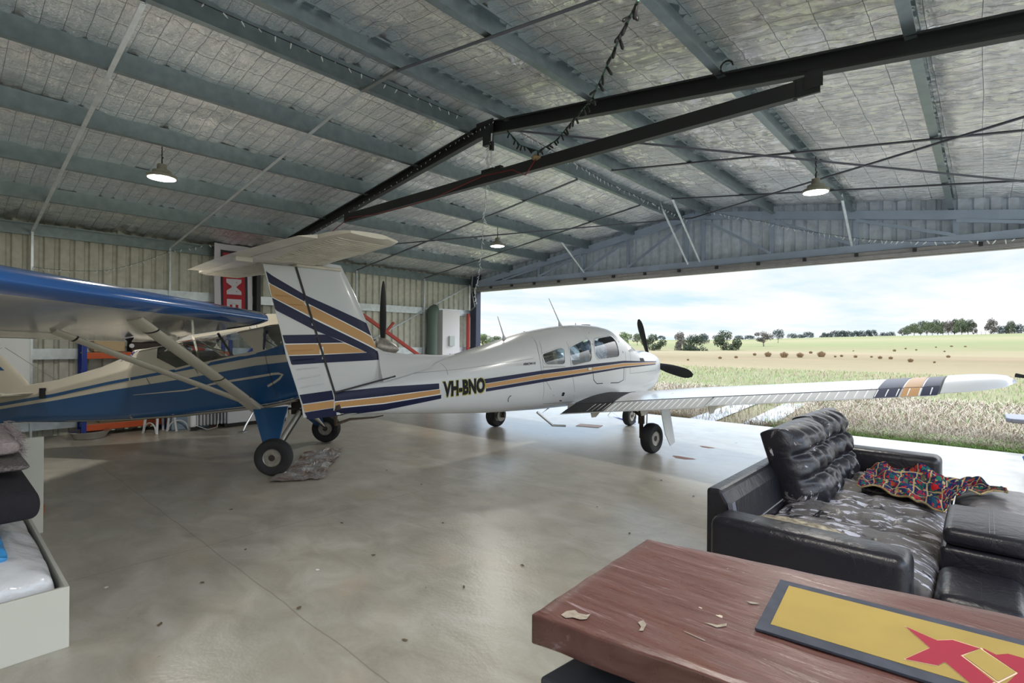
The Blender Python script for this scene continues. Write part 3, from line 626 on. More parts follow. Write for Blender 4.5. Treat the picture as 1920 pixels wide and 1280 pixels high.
tag(MB().lathe([(.001, .006), (.20, .006), (.255, .10), (.27, .11), (.262, .118), (.21, .02), (.001, .015)], 28, Matrix.Translation(onZ(157, 818, 0)+Vector((.22, .04, 0)))).obj('metal_basin', CHROME, smooth=True), 'shallow steel basin on the floor in front of the rack', 'basin')
T = thing('green_hose', 'coil of pale green hose on the floor left of the steel basin', 'hose', onZ(108, 812, 0)+Vector((-.3, 0, 0)))
MB().tube([(.22*cos(a)*(1+.05*sin(3*a)), .22*sin(a), .03+a*.006) for a in [i*.3 for i in range(46)]], .022, 6).obj('hose', mat('teal_hose', (.12, .28, .26), .5), T, smooth=True)
# white plastic tables / stools: legs show under the blue fuselage
for i, (u, v, lb) in enumerate(((305, 812, 'white plastic stool under the blue fuselage, nearer the basin'), (345, 806, 'white plastic stool beside the clear blue tub'))):
    c = onZ(u, v, 0)+Vector((-.15, .0, 0)); T = thing('plastic_stool', lb, 'stool', c, R(20+i*40), 'white plastic stools')
    for sx in (-1, 1):
        for sy in (-1, 1): MB().tube([(sx*.17, sy*.17, 0), (sx*.165, sy*.165, .03), (sx*.13, sy*.13, .44)], [.022, .018, .022], 8).obj('leg', WPL, T, smooth=True)
    m = MB(); m.box((-.17, -.17, .43), (.17, .17, .46)); m.obj('seat', WPL, T, bevel=.015)
    MB().tube([(.15*cos(a), -.17, .02+.16*sin(a)) for a in [k*pi/10 for k in range(11)]], .012, 6).obj('arched_brace', WPL, T)
crate(onZ(330, 806, 0).x-.35, onZ(318, 806, 0).y, 0, .4, .6, .3, mat('clear_blue_tub', (.30, .40, .50), .3), 'clear blue plastic tub on the floor beneath the blue fuselage', 'tub', 'plastic_tub')
hc = onZ(395, 804, 0); T = thing('oil_heater', 'white finned oil heater on the floor beneath the blue fuselage', 'heater', hc, R(0))
for k in range(9): m = MB(); m.box((-.07, -.24+k*.055, .08), (.07, -.215+k*.055, .52)); m.obj('fin', mat('heater_white', (.55, .56, .60), .4), T, bevel=.012)
m = MB(); m.box((-.08, -.34, .07), (.08, -.25, .5)); m.obj('control_box', WPL, T, bevel=.02)
for y in (-.25, .22): MB().tube([(-.1, y, .05), (.1, y, .05)], .03, 10).obj('caster_axle', BLK, T)
MB().tube([(.08, -.3, .3), (.14, -.3, .12), (.16, -.1, .02), (.16, .05, .05), (.1, .1, .3)], .006, 5).obj('cord', WPL, T)
wc = onZ(455, 797, 0); T = thing('white_chest', 'low white chest on the floor behind the blue wheel leg', 'chest', (wc.x-.15, wc.y+.25, 0))
m = MB(); m.box((-.25, -.55, .07), (.25, .55, .55)); m.obj('body', mat('chest_white', (.68, .70, .74), .4), T, bevel=.015)
m = MB(); m.box((-.24, -.53, 0), (.2, .53, .07)); m.obj('plinth', BLK, T)
tag(MB().lathe([(.001, 0), (.03, .01), (.045, .045), (.03, .08), (.001, .09)], 14, Matrix.Translation(onZ(468, 795, 0))).obj('pink_ball', mat('pink', (.5, .02, .08), .5), smooth=True), 'small pinkish red ball on the floor by the white chest', 'ball')
tag(MB().lathe([(.001, 0), (.09, .02), (.12, .10), (.08, .2), (.001, .22)], 14, Matrix.Translation(onZ(40, 820, 0)+Vector((-.8, 0, 0)))).obj('teal_pot', mat('teal_pot', (.16, .28, .30), .5), smooth=True), 'teal pot on the floor behind the rolled rug', 'pot')

# ============================================================ shared aircraft tools (local x = right, y = forward, z = up)
class Body:
    def __init__(s, tab, hw, y0, y1): s.tab, s.hw, s.y0, s.y1 = tab, hw, y0, y1
    def ends(s, y): r = interp(s.tab, y); return r[0], r[1]       # zbot, ztop
    def px(s, u, v, base, th, off=.5, sd=1):
        for _ in range(5):
            a, z = side(u, v, off, base, th); a = max(min(a, s.y1), s.y0); off = s.hw(a, z)*sd
        return a, z
    def shell(s, nm, mt, parent, ny, nz, holes=(), smooth=True):
        rows = []; m = MB()
        for i in range(ny+1):
            y = lerp(s.y0, s.y1, i/ny); zb, zt = s.ends(y); row = []
            for j in range(nz+1): f = .5-.5*cos(pi*j/nz); z = lerp(zb, zt, f); row.append((s.hw(y, z), y, z))
            rows.append(row)
        n = 2*(nz+1)
        for row in rows:
            for p in row: m.v.append(p)
            for p in reversed(row): m.v.append((-p[0], p[1], p[2]))
        for i in range(ny):
            for k in range(n):
                q = (i*n+k, i*n+(k+1) % n, (i+1)*n+(k+1) % n, (i+1)*n+k); c = [sum(m.v[a][j] for a in q)/4 for j in range(3)]
                if any(h(c) for h in holes): continue
                m.face(q)
        m.face(list(range(n))); m.face(list(range(ny*n, ny*n+n))[::-1])
        return m.obj(nm, mt, parent, smooth=smooth, ang=50)
    def patch(s, top, bot, off, sides=(1,), n=40, rows=6, thick=0.):      # band between two polylines (y, z) painted on the skin
        def at(P, y):
            if y <= P[0][0]: return P[0][1]
            for i in range(len(P)-1):
                if y <= P[i+1][0]: return lerp(P[i][1], P[i+1][1], (y-P[i][0])/max(P[i+1][0]-P[i][0], 1e-9))
            return P[-1][1]
        ya, yb = max(top[0][0], bot[0][0]), min(top[-1][0], bot[-1][0]); ya, yb = min(top[0][0], bot[0][0]), max(top[-1][0], bot[-1][0])
        m = MB()
        for sd in sides:
            def fn(a, b):
                y = lerp(ya, yb, a); z = lerp(at(bot, y), at(top, y), b); return (sd*(s.hw(y, z)+off), y, z)
            m.grid(n, rows, fn)
        return m
    def polypatch(s, P, off, sides=(1,), n=24, rows=8):                   # filled polygon that is simple in z at each y
        ya, yb = min(p[0] for p in P)+1e-4, max(p[0] for p in P)-1e-4; m = MB()
        def span(y):
            zs = []
            for i in range(len(P)):
                a, b = P[i], P[(i+1) % len(P)]
                if (a[0] <= y) != (b[0] <= y): zs.append(lerp(a[1], b[1], (y-a[0])/(b[0]-a[0])))
            return (min(zs), max(zs)) if zs else (P[0][1], P[0][1])
        for sd in sides:
            def fn(a, b): y = lerp(ya, yb, .5-.5*cos(pi*a)); lo, hi = span(y); z = lerp(lo, hi, b); return (sd*(s.hw(y, z)+off), y, z)
            m.grid(n, rows, fn)
        return m
    def ring(s, P, w, off, sides=(1,)):                                    # frame strip round a polygon
        cx = sum(p[0] for p in P)/len(P); cy = sum(p[1] for p in P)/len(P); m = MB(); K = len(P)
        for sd in sides:
            n0 = len(m.v)
            for k in range(K):
                a, b, c = Vector(P[k-1]), Vector(P[k]), Vector(P[(k+1) % K]); t = (c-a).normalized(); nn = Vector((t.y, -t.x))
                if nn.dot(b-Vector((cx, cy))) < 0: nn = -nn
                for q, o in ((b-nn*w*.45, off), (b-nn*w*.3, off+.006), (b+nn*w*.55, off+.004), (b+nn*w*.65, off-.004)): m.v.append((sd*(s.hw(q.x, q.y)+o), q.x, q.y))
            for k in range(K):
                a, b = n0+4*k, n0+4*((k+1) % K)
                for j in range(3): m.face((a+j, a+j+1, b+j+1, b+j))
        return m
    def line(s, P, w, off, sides=(1,)):                                    # thin seam line along (y, z) points
        m = MB()
        for sd in sides:
            n0 = len(m.v)
            for k, p in enumerate(P):
                a, c = Vector(P[max(k-1, 0)]), Vector(P[min(k+1, len(P)-1)]); t = (c-a).normalized(); nn = Vector((-t.y, t.x))*w/2
                for q in (Vector(p)+nn, Vector(p)-nn): m.v.append((sd*(s.hw(q.x, q.y)+off), q.x, q.y))
            for k in range(len(P)-1): m.face((n0+2*k, n0+2*k+1, n0+2*k+3, n0+2*k+2))
        return m
    def text(s, body, y0, z0, y1, z1, h, off, bold=.0, shear=0., sd=1):     # baseline from (y0,z0) to (y1,z1)
        vs, fs = text_mesh(body, 1., bold, shear); x0 = min(v[0] for v in vs); x1 = max(v[0] for v in vs); b0 = min(v[1] for v in vs); b1 = max(v[1] for v in vs); m = MB()
        for x, y in vs:
            f = (x-x0)/(x1-x0); yy = lerp(y0, y1, f); z = lerp(z0, z1, f)+(y-b0)/(b1-b0)*h; m.v.append((sd*(s.hw(yy, z)+off), yy, z))
        for f in fs: m.face(f)
        return m
def airfoil(n=14, t=.13, camber=.02, c0=0., c1=1.):      # list of (chord fraction, z/chord), top from c0 to c1 then bottom back
    def th(x): return 5*t*(.2969*sqrt(max(x, 0))-.126*x-.3516*x*x+.2843*x**3-.1015*x**4)
    xs = [lerp(c0, c1, .5-.5*cos(pi*i/n)) for i in range(n+1)]
    top = [(x, camber*4*x*(1-x)+th(x)) for x in xs]; bot = [(x, camber*4*x*(1-x)-th(x)) for x in reversed(xs)]
    if c0 == 0: bot = bot[:-1]
    return top+bot
def wing(secs, c0=0., c1=1., t=.13, camber=.02, n=14, inc=0., drop=0.):
    """secs: (x, yLE, chord, zLE). one closed skin"""
    rings = []
    for x, yl, ch, z in secs:
        rings.append([(x, yl-ch*(cx*cos(inc)+cz*sin(inc)*0), z+ch*(cz-cx*sin(inc))-drop*(cx-c0)*ch) for cx, cz in airfoil(n, t, camber, c0, c1)])
    return MB().loft(rings)
def wheel(parent, loc, r, w, nm='wheel', axis=(1, 0, 0), hub=.48):
    M = Matrix.Translation(loc) @ Vector(axis).to_track_quat('Z', 'Y').to_matrix().to_4x4()
    prof = [(r*hub, -w*.36), (r*.56, -w*.42), (r*.70, -w*.50), (r*.88, -w*.46), (r*.965, -w*.32), (r*.975, -w*.2), (r*.965, -w*.19), (r*.985, -w*.17), (r, -w*.04), (r*.985, -w*.02), (r*.985, w*.02), (r, w*.04), (r*.985, w*.17), (r*.965, w*.19), (r*.975, w*.2), (r*.965, w*.32), (r*.88, w*.46), (r*.70, w*.50), (r*.56, w*.42), (r*hub, w*.36)]
    o = MB().lathe(prof, 40, M).obj(nm, RUB, parent, smooth=True)
    m = MB(); m.lathe([(r*hub, -w*.36), (r*hub, w*.36)], 30, M)
    for s in (-1, 1): m.lathe([(r*hub*1.02, s*w*.37), (r*hub*.98, s*w*.42), (r*hub*.86, s*w*.34), (r*hub*.7, s*w*.22), (r*hub*.4, s*w*.22), (r*hub*.36, s*w*.40), (.001, s*w*.41)], 30, M, ms=[0, 0, 0, 1, 0, 1])
    m.obj('hub', [HUBM, HUBD], o, smooth=True, ang=30)
    return o
def blade(parent, hub, ang, length, axis='y', wmax=.075, nm='propeller_blade', mt=None, pitch=28):
    """blade from hub in the x-z plane at angle ang (from +x), twisted"""
    rings = []
    for i in range(15):
        f = i/14; rr = lerp(.07, length, f); c = wmax*(.35+.65*sin(min(1, f*1.9)*pi/2))*(1-.0*f)*(1 if f < .72 else sqrt(max(.03, 1-((f-.72)/.29)**2)))
        tw = R(lerp(58, pitch-10, f**.6)); th = lerp(.03, .007, f); ring = []
        for k in range(10):
            a = 2*pi*k/10; cx, cz = c*cos(a), th*sin(a)   # chord, thickness
            tx = cx*cos(tw)-cz*sin(tw); ty = cx*sin(tw)+cz*cos(tw)   # tangential, axial
            ring.append((hub[0]+rr*cos(ang)-tx*sin(ang), hub[1]+ty, hub[2]+rr*sin(ang)+tx*cos(ang)))
        rings.append(ring)
    return MB().loft(rings).obj(nm, mt or BLKM, parent, smooth=True)

# ============================================================ white low-wing aircraft with the T tail
AB = (-5.13, 7.0); ATH = R(88)
A = thing('airplane', 'white low-wing aircraft with T tail, navy and gold stripes, nose toward the door', 'airplane', (AB[0], AB[1], 0), ATH-pi/2)
#        y      zbot  ztop   hw    zc
TAB = [(-4.07, .77, 1.03, .055, .90), (-3.4, .72, 1.19, .165, .93), (-2.9, .68, 1.29, .25, .95), (-2.44, .64, 1.38, .32, .97), (-1.9, .60, 1.50, .39, 1.0), (-1.43, .58, 1.61, .445, 1.02),
       (-.9, .56, 1.73, .50, 1.05), (-.24, .55, 1.83, .545, 1.07), (.3, .54, 1.87, .56, 1.08), (.8, .54, 1.86, .56, 1.08), (1.05, .54, 1.80, .56, 1.08), (1.3, .54, 1.68, .555, 1.07), (1.69, .55, 1.475, .54, 1.05),
       (2.2, .62, 1.43, .48, 1.07), (2.5, .76, 1.385, .385, 1.10), (2.68, .90, 1.32, .27, 1.14), (2.74, .98, 1.28, .20, 1.15)]
def ahw(y, z):
    zb, zt, hw, zc = interp(TAB, y); h = (zt-zc) if z > zc else (zc-zb)
    n = 2.5 if z > zc else 3.0
    if y > .0 and z > zc: n = 2.7
    f = min(1, abs(z-zc)/max(h, 1e-5)); return hw*max(0., 1-f**n)**(1/n)
AF = Body([(r[0], r[1], r[2]) for r in TAB], ahw, -4.07, 2.74)
def ap(u, v, off=.5): return AF.px(u, v, AB, ATH, off)
def aP(L): return [ap(*p) for p in L]
W1 = roundpoly([ap(1017, 664), ap(1050, 652), ap(1057, 656), ap(1058, 682), ap(1024, 683)], .05)
W2 = roundpoly([ap(1067, 652), ap(1099, 636), ap(1106, 640), ap(1108, 676), ap(1074, 684)], .06)
W3 = roundpoly([ap(1113, 636), ap(1145, 630), ap(1154, 640), ap(1161, 668), ap(1122, 673), ap(1116, 662)], .09)
def grow(P, k):
    cx, cy = sum(p[0] for p in P)/len(P), sum(p[1] for p in P)/len(P); return [(cx+(x-cx)*k, cy+(y-cy)*k) for x, y in P]
W1, W2, W3 = grow(W1, 1.08), grow(W2, 1.08), grow(W3, 1.06)
WINS = (W1, W2, W3)
def wsh(c): return 1.0 < c[1] < 1.70 and c[2] > lerp(1.42, 1.445, (c[1]-1)/.7) and (abs(c[0]) > .015) and (c[1] > 1.06 or abs(c[0]) < .40) and c[2] < interp(TAB, c[1])[1]+.1 and not (c[1] < 1.12 and abs(c[0]) > .44)
FUS = AF.shell('fuselage', WPAINT, A, 300, 84, holes=[lambda c: any(inpoly(c[1], c[2], w) for w in WINS), wsh])
for w in WINS:
    for sd in (1, -1):
        o = AF.polypatch(w, -.004, (sd,)).obj('window', GLASS, A, smooth=True, recalc=False)
        AF.ring(w, .020, .001, (sd,)).obj('window_frame', WPAINT, o, smooth=True, ang=60, recalc=False)
m = MB()      # windscreen skin
for i in range(40):
    for k in range(-24, 24):
        def q(i, k):
            y = lerp(.99, 1.71, i/40); f = k/24; zb, zt, hw, zc = interp(TAB, y); zlo = lerp(1.42, 1.445, (y-1)/.7)-.01
            z = lerp(zt-.0005, zlo, abs(f)**1.6) ; x = (1 if f >= 0 else -1)*ahw(y, z)*.995 if f else 0
            return (x, y, z-.004)
        m.v += [q(i, k), q(i+1, k), q(i+1, k+1), q(i, k+1)]; n = len(m.v); m.face((n-4, n-3, n-2, n-1))
m.obj('windscreen', GLASSD, A, smooth=True, recalc=True)
AF.line([(1.0, 1.42), (1.7, 1.445)], .03, .002, (1, -1)).obj('windscreen_trim', WPAINT, A, recalc=False)
# cabin inside: seats, panel, folded silver sunshades
Iz = mat('cabin_trim', (.30, .26, .20), .8); SEAT = mat('seat_cloth', (.40, .34, .22), .9)
m = MB(); m.box((-.36, -1.3, .78), (.36, 1.5, .80)); m.obj('cabin_floor', Iz, A)
for y in (-.62, .28):
    for x in (-.24, .24):
        s_ = MB(); s_.box((x-.2, y-.05, .80), (x+.2, y+.42, 1.02)); s_.beam((x, y-.04, 1.0), (x, y-.16, 1.44), .38, .09, up=(0, 1, 0)); s_.obj('cabin_seat', SEAT, A, bevel=.03)
m = MB(); m.box((-.5, 1.25, 1.0), (.5, 1.45, 1.40)); m.obj('instrument_panel', BLK, A, bevel=.02)
for (y0, y1, z0, z1, x0) in ((-1.25, -.70, 1.22, 1.46, .30), (-.66, -.04, 1.30, 1.62, .38), (.02, .72, 1.28, 1.66, .40), (-1.2, -.1, 1.25, 1.55, -.36), (.05, .75, 1.30, 1.60, -.38)):
    m = MB().grid(16, 10, lambda a, b: (x0*(1-.35*b)+.03*sin(a*11+b*5), lerp(y0, y1, a), lerp(z0, z1, b)-.08*abs(sin(a*4+1))*b))
    if x0 > 0 and y0 < .0: m.obj('sunshade', FOILB, A, smooth=True, recalc=False)
    elif x0 > 0: m.obj('sunshade', mat('checked_cloth', (.62, .72, .85), .6, col2=(.10, .14, .24), vscale=16), A, smooth=True, recalc=False)
# stripes, lettering
def stripe(T_, B_, nm, mt, off, n=60): return AF.patch(aP(T_), aP(B_), off, (1,), n, 5).obj(nm, mt, A, smooth=True, recalc=False)
tT = [(627, 734), (700, 727), (822, 718)]; tB = [(629, 780), (700, 770), (827, 747)]
stripe([(625.5, 735), (720, 725), (822, 718.5)], [(628, 752), (720, 742), (823.5, 729)], 'navy_stripe', NAVY, .002)
stripe([(628, 754), (720, 744), (823.5, 730)], [(629, 764), (720, 755), (825, 738)], 'gold_stripe', GOLD, .0022)
stripe([(629, 766), (720, 757), (825, 740)], [(631, 780), (720, 769), (827, 747)], 'navy_stripe', NAVY, .002)
stripe([(628, 752.4), (720, 742.2), (823.5, 729.2)], [(629, 766), (720, 757), (825, 739.6)], 'pinstripe', PIN, .0012)
stripe([(907, 710.5), (1018, 694), (1112, 682), (1170, 676), (1230, 677)], [(909, 719), (1018, 700.5), (1112, 688), (1170, 680), (1230, 678.6)], 'navy_stripe', NAVY, .002)
stripe([(909, 720), (1018, 701.5), (1112, 689), (1170, 681), (1229, 679.2)], [(911, 727), (1018, 709), (1112, 695), (1170, 686), (1229, 681)], 'gold_stripe', GOLD, .0022)
stripe([(911, 728), (1018, 710), (1112, 696), (1170, 687), (1229, 681.4)], [(912, 734), (1018, 716), (1112, 700), (1170, 690), (1229, 683)], 'navy_stripe', NAVY, .002)
a, b = ap(829, 746), ap(909, 737); GRNY = mat('letter_edge', (.35, .33, .05), .5)
AF.text('VH-BNO', a[0]+.0, a[1]-.005, b[0]+.01, b[1]+.0, .215, .003, .085).obj('registration_outline', GRNY, A, recalc=False)
AF.text('VH-BNO', a[0]+.012, a[1]+.007, b[0]-.004, b[1]+.012, .195, .0045, .055).obj('registration_lettering', BLKM, A, recalc=False)
a, b = ap(981, 685), ap(1005, 683); AF.text('ARROW-IV', a[0], a[1], b[0], b[1], .035, .003, .03).obj('model_lettering', BLKM, A, recalc=False)
a, b = ap(966, 686.5), ap(979, 685.2); AF.text('PIPER', a[0], a[1], b[0], b[1], .03, .003, .0).obj('faded_lettering', mat('faded', (.55, .55, .55)), A, recalc=False)
SEAM = mat('panel_seam', (.22, .22, .22), .7); SEAMD = mat('door_gap', (.035, .035, .04), .8)
def seam(L_, nm='panel_seam', mt=None, w=.006):
    P = aP(L_); Q_ = []
    for i in range(len(P)-1):
        for k in range(6): Q_.append(tuple(Vector(P[i]).lerp(Vector(P[i+1]), k/6)))
    Q_.append(P[-1]); return AF.line(Q_, w, .0015, (1,)).obj(nm, mt or SEAM, A, recalc=False)
# cabin door outline
P = [ap(1094, 616), ap(1104, 624), ap(1110, 645), ap(1111, 690), ap(1113, 712), ap(1119, 719), ap(1160, 717), ap(1169, 712), ap(1170, 690), ap(1168, 660), ap(1160, 640), ap(1150, 625)]
AF.line(P, .013, .002).obj('door_seam', SEAMD, A, recalc=False)
seam([(1011, 640), (1016, 665), (1018, 700), (1018, 748)]); seam([(1062, 640), (1070, 690), (1073, 752)]); seam([(1018, 688), (1060, 687)], w=.008)
seam([(1018, 757), (1075, 753)], w=.008); seam([(1000, 632), (1009, 660), (1015, 700), (1015, 775)], w=.009); seam([(823, 676), (836, 690), (840, 702)], w=.006); seam([(1172, 660), (1172, 715)]); seam([(700, 705), (860, 692), (1000, 672)], w=.004)
AF.text('i', *ap(1048, 752), *ap(1053, 752), .14, .003, .05).obj('step_marker', BLKM, A, recalc=False)
m = AF.patch([ap(1102, 689), ap(1108, 688.5)], [ap(1102, 694), ap(1108, 693.5)], .012, n=4, rows=2); m.obj('door_handle', CHROME, A, recalc=False)
m = AF.patch([ap(1199, 671), ap(1206, 671)], [ap(1201, 677), ap(1208, 677)], .003, n=4, rows=2); m.obj('cowl_louvre', SEAMD, A, recalc=False)
P = [ap(1181, 660), ap(1181, 700), ap(1230, 694)]; AF.line([tuple(Vector(P[i]).lerp(Vector(P[i+1]), k/6)) for i in range(2) for k in range(7)], .006, .002).obj('cowl_seam', SEAM, A, recalc=False)
cc = ap(958, 748); AF.line([(cc[0]+.05*cos(t), cc[1]+.05*sin(t)) for t in [1.7+i*.25 for i in range(10)]], .012, .003).obj('drain_marking', SEAMD, A, recalc=False)
# antennas and skids on top
def rod_a(y, z, dy, dz, nm='whip_antenna'):
    MB().tube([(0, y, z-.02), (0, y+dy*.18, z+dz*.2), (0, y+dy, z+dz)], [.045, .010, .0045], 8).obj(nm, WPAINT, A, smooth=True)
p = ap(1052, 612, 0); q = side(1029, 559, 0, AB, ATH); rod_a(p[0], 1.83, q[0]-p[0], q[1]-1.83)
p = ap(953, 637, 0); q = side(933, 593, 0, AB, ATH); rod_a(-1.40, 1.61, q[0]+1.40, q[1]-1.61)
m = MB(); m.box((-.05, .52, 1.865), (.05, .66, 1.885)); m.obj('roof_vent', BLK, A, bevel=.008)
MB().tube([(0, .3, 1.86), (0, .3, 1.90)], .008, 6).obj('roof_stub', WPAINT, A)
AF.polypatch([(-2.99, 1.30), (-2.93, 1.30), (-2.95, 1.38)], .002).obj('static_vent', BLKM, A, recalc=False)
# fin and rudder (local y,z outlines from the photo), thick symmetric slabs
def slab(P, hw0, nm, mt, z0=.9, z1=2.45, taper=.5, parent=None, edge=.25):
    """vertical surface with rounded leading and thin trailing edge; P = list of (z, yTE, yLE)"""
    rings = []
    for z, yt, yl in P:
        f = (z-z0)/(z1-z0); h = hw0*lerp(1, taper, f); ring = []
        for t in (0, .02, .08, .2, .4, .7, 1.0): y = lerp(yl, yt, t); ring.append((h*TH(t), y, z))
        for t in (1.0, .7, .4, .2, .08, .02): y = lerp(yl, yt, t); ring.append((-h*TH(t), y, z))
        rings.append(ring)
    return MB().loft(rings).obj(nm, mt, parent or A, smooth=True, ang=50)
TH = lambda t: {0: 0, .02: .38, .08: .68, .2: .95, .4: 1, .7: .9, 1.0: .72}[t]
sp = lambda u, v: side(u, v, 0, AB, ATH)
hb, ht = sp(628, 748), sp(549, 497)          # hinge bottom, top
finLE = [(1.03, -3.36), (1.18, -3.30), (1.37, -3.42), (1.45, -3.50), (1.64, -3.58), (1.82, -3.66), (2.1, -3.80), (2.40, -3.97)]
hinge = lambda z: lerp(-4.04, -4.50, (z-.95)/(2.36-.95))
FIN = slab([(z, hinge(z)+.012, yl) for z, yl in finLE], .062, 'fin', WPAINT, taper=.75)
rud = [(.77, -4.38), (.9, -4.40), (1.1, -4.46), (1.4, -4.56), (1.7, -4.63), (2.0, -4.71), (2.25, -4.78), (2.33, -4.80)]
TH = lambda t: {0: .85, .02: .9, .08: .88, .2: .8, .4: .62, .7: .34, 1.0: .06}[t]
RUD = slab([(z, yt, hinge(z)-.006) for z, yt in rud], .058, 'rudder', WPAINT, taper=.75)
m = MB(); m.grid(1, 20, lambda a, b: (.0585-.012*b, lerp(hinge(lerp(.85, 2.33, b))-.012, hinge(lerp(.85, 2.33, b))+.012, a), lerp(.85, 2.33, b))); m.obj('hinge_gap', SEAMD, A, recalc=False)
def fhw(y, z):      # skin offset of the fin+rudder at (y,z)
    tp = lerp(1, .75, (z-.9)/1.55); hy = hinge(z)
    if y >= hy:
        yl = None
        for i in range(len(finLE)-1):
            if finLE[i][0] <= z <= finLE[i+1][0]: yl = lerp(finLE[i][1], finLE[i+1][1], (z-finLE[i][0])/(finLE[i+1][0]-finLE[i][0]))
        if yl is None: yl = finLE[0][1] if z < 1.03 else finLE[-1][1]
        t = (yl-y)/max(yl-hy, 1e-3); ks = [(0, 0), (.02, .38), (.08, .68), (.2, .95), (.4, 1), (.7, .9), (1, .72)]; h = .062
    else:
        yt = None
        for i in range(len(rud)-1):
            if rud[i][0] <= z <= rud[i+1][0]: yt = lerp(rud[i][1], rud[i+1][1], (z-rud[i][0])/(rud[i+1][0]-rud[i][0]))
        if yt is None: yt = rud[0][1] if z < 1 else rud[-1][1]
        t = (hy-y)/max(hy-yt, 1e-3); ks = [(0, .85), (.02, .9), (.08, .88), (.2, .8), (.4, .62), (.7, .34), (1, .06)]; h = .058
    t = max(0, min(1, t))
    for i in range(len(ks)-1):
        if t <= ks[i+1][0]: return h*tp*lerp(ks[i][1], ks[i+1][1], (t-ks[i][0])/(ks[i+1][0]-ks[i][0]))
    return h*tp*ks[-1][1]
FB = Body([(-5, .7, 2.4), (0, .7, 2.4)], fhw, -4.82, -3.2)
def fpoly(L_, nm, mt, off, parent=A):
    P = [sp(*p) for p in L_]
    FB.polypatch(P, off, (1, -1), 40, 16).obj(nm, mt, parent, smooth=True, recalc=False)
fpoly([(498, 508), (510, 517), (566, 552), (685, 606), (694, 630), (568, 566), (504, 530)], 'navy_stripe', NAVY, .0028)
fpoly([(504, 531.5), (567, 567), (694, 632), (705, 655), (577, 592), (509, 556)], 'gold_stripe', GOLD, .003)
fpoly([(502, 529.5), (567, 564.5), (694, 629.5), (706, 658), (577, 595), (509, 558.5)], 'pinstripe', PIN, .0024)
fpoly([(510, 558), (577, 595), (708, 659), (707, 674), (682, 660), (640, 640.5), (584, 618), (516, 581)], 'navy_stripe', NAVY, .0032)
fpoly([(529, 628), (587, 627), (607, 627), (640, 642), (590, 643), (534, 644)], 'navy_stripe', NAVY, .0028)
fpoly([(534, 646), (590, 644.5), (642, 643.5), (682, 660), (595, 663.5), (540, 665.5)], 'gold_stripe', GOLD, .003)
fpoly([(533.5, 644), (590, 643), (643, 642), (688, 661.5), (595, 665), (540.5, 667)], 'pinstripe', PIN, .0024)
fpoly([(541, 667), (596, 665), (684, 660.5), (708, 659), (706, 674), (598, 680), (546, 684)], 'navy_stripe', NAVY, .0034)
fpoly([(561, 740), (618, 731), (622, 748), (567, 757)], 'navy_stripe', NAVY, .0028)
fpoly([(567, 759), (622, 750), (625, 762), (570, 772)], 'gold_stripe', GOLD, .0028)
fpoly([(570, 773), (625, 763), (627, 778), (577, 786)], 'navy_stripe', NAVY, .003)
# rudder beads
for (u0, v0, u1, v1) in ((512, 553, 546, 557), (540, 571, 566, 573), (541, 658, 586, 655), (545, 676, 590, 672), (553, 693, 596, 688), (556, 711, 600, 702), (560, 727, 606, 718)):
    a, b = sp(u0, v0), sp(u1, v1); mt = GOLD if v0 < 660 else (NAVY if v0 < 680 else WPAINT)
    MB().tube([(fhw(lerp(a[0], b[0], t), lerp(a[1], b[1], t)), lerp(a[0], b[0], t), lerp(a[1], b[1], t)) for t in (0, .1, .5, .9, 1)], [.001, .008, .008, .008, .001], 8).obj('rudder_bead', mt, A, smooth=True)
# dorsal fillet
rings = []
for y, zt_, w in ((-3.52, 1.50, .05), (-3.42, 1.455, .058), (-3.2, 1.42, .06), (-2.9, 1.415, .055), (-2.6, 1.40, .04), (-2.35, 1.405, .02)):
    zb_ = interp(TAB, y)[1]-.05; ring = []
    for f in (0, .25, .5, .8, 1.0, .8, .5, .25, 0):
        k = len(ring); sgn = 1 if k < 4 else (-1 if k > 4 else 0); ring.append((sgn*w*(1+2.2*(1-f)**2)*(1.0 if f < 1 else 0), y, lerp(zb_, zt_, f)))
    rings.append(ring)
MB().loft(rings).obj('dorsal_fillet', WPAINT, A, smooth=True)
P = [sp(622, 735), sp(726, 702)]; m = MB(); m.beam((.07, P[0][0], P[0][1]), (.17, P[1][0], P[1][1]-.01), .02, .016); m.obj('fin_root_gap', SEAMD, A)
# stabilator
st0 = [(0, -4.12, 1.02, 2.43)]
def stabsec(s): return [(s*.0, -4.14, 1.0, 2.40), (s*.3, -4.20, .93, 2.40), (s*1.0, -4.27, .84, 2.395), (s*1.55, -4.33, .76, 2.39), (s*1.72, -4.38, .66, 2.39), (s*1.80, -4.52, .42, 2.39)]
for s in (-1, 1):
    wing([(x, y, c, z) for x, y, c, z in stabsec(s)], 0, .78, .09, 0, 14).obj('stabilator', WTAIL, A, smooth=True, ang=50)
    wing([(x*.93, y, c, z) for x, y, c, z in stabsec(s)[:4]], .79, 1.0, .09, 0, 8, drop=.12).obj('trim_tab', WTAIL, A, smooth=True, ang=50)
    for k in range(22):
        x = s*(.18+k*.07); yl = lerp(-4.2, -4.33, abs(x)/1.7); zz2 = 2.395-.034
        MB().tube([(x, yl-.12, zz2-.004), (x, yl-.16, zz2-.009), (x, yl-.52, zz2-.002), (x, yl-.56, zz2+.006)], [.001, .006, .006, .001], 6).obj('rib_bead', WTAIL, A, smooth=True)
m = MB(); m.box((-.03, -5.06, 2.33), (.03, -4.90, 2.38)); m.obj('tab_horn', WTAIL, A, bevel=.01)
m = MB(); m.box((-.09, -4.5, 2.33), (.09, -4.0, 2.36)); m.obj('pivot_fairing', WTAIL, A, bevel=.01)
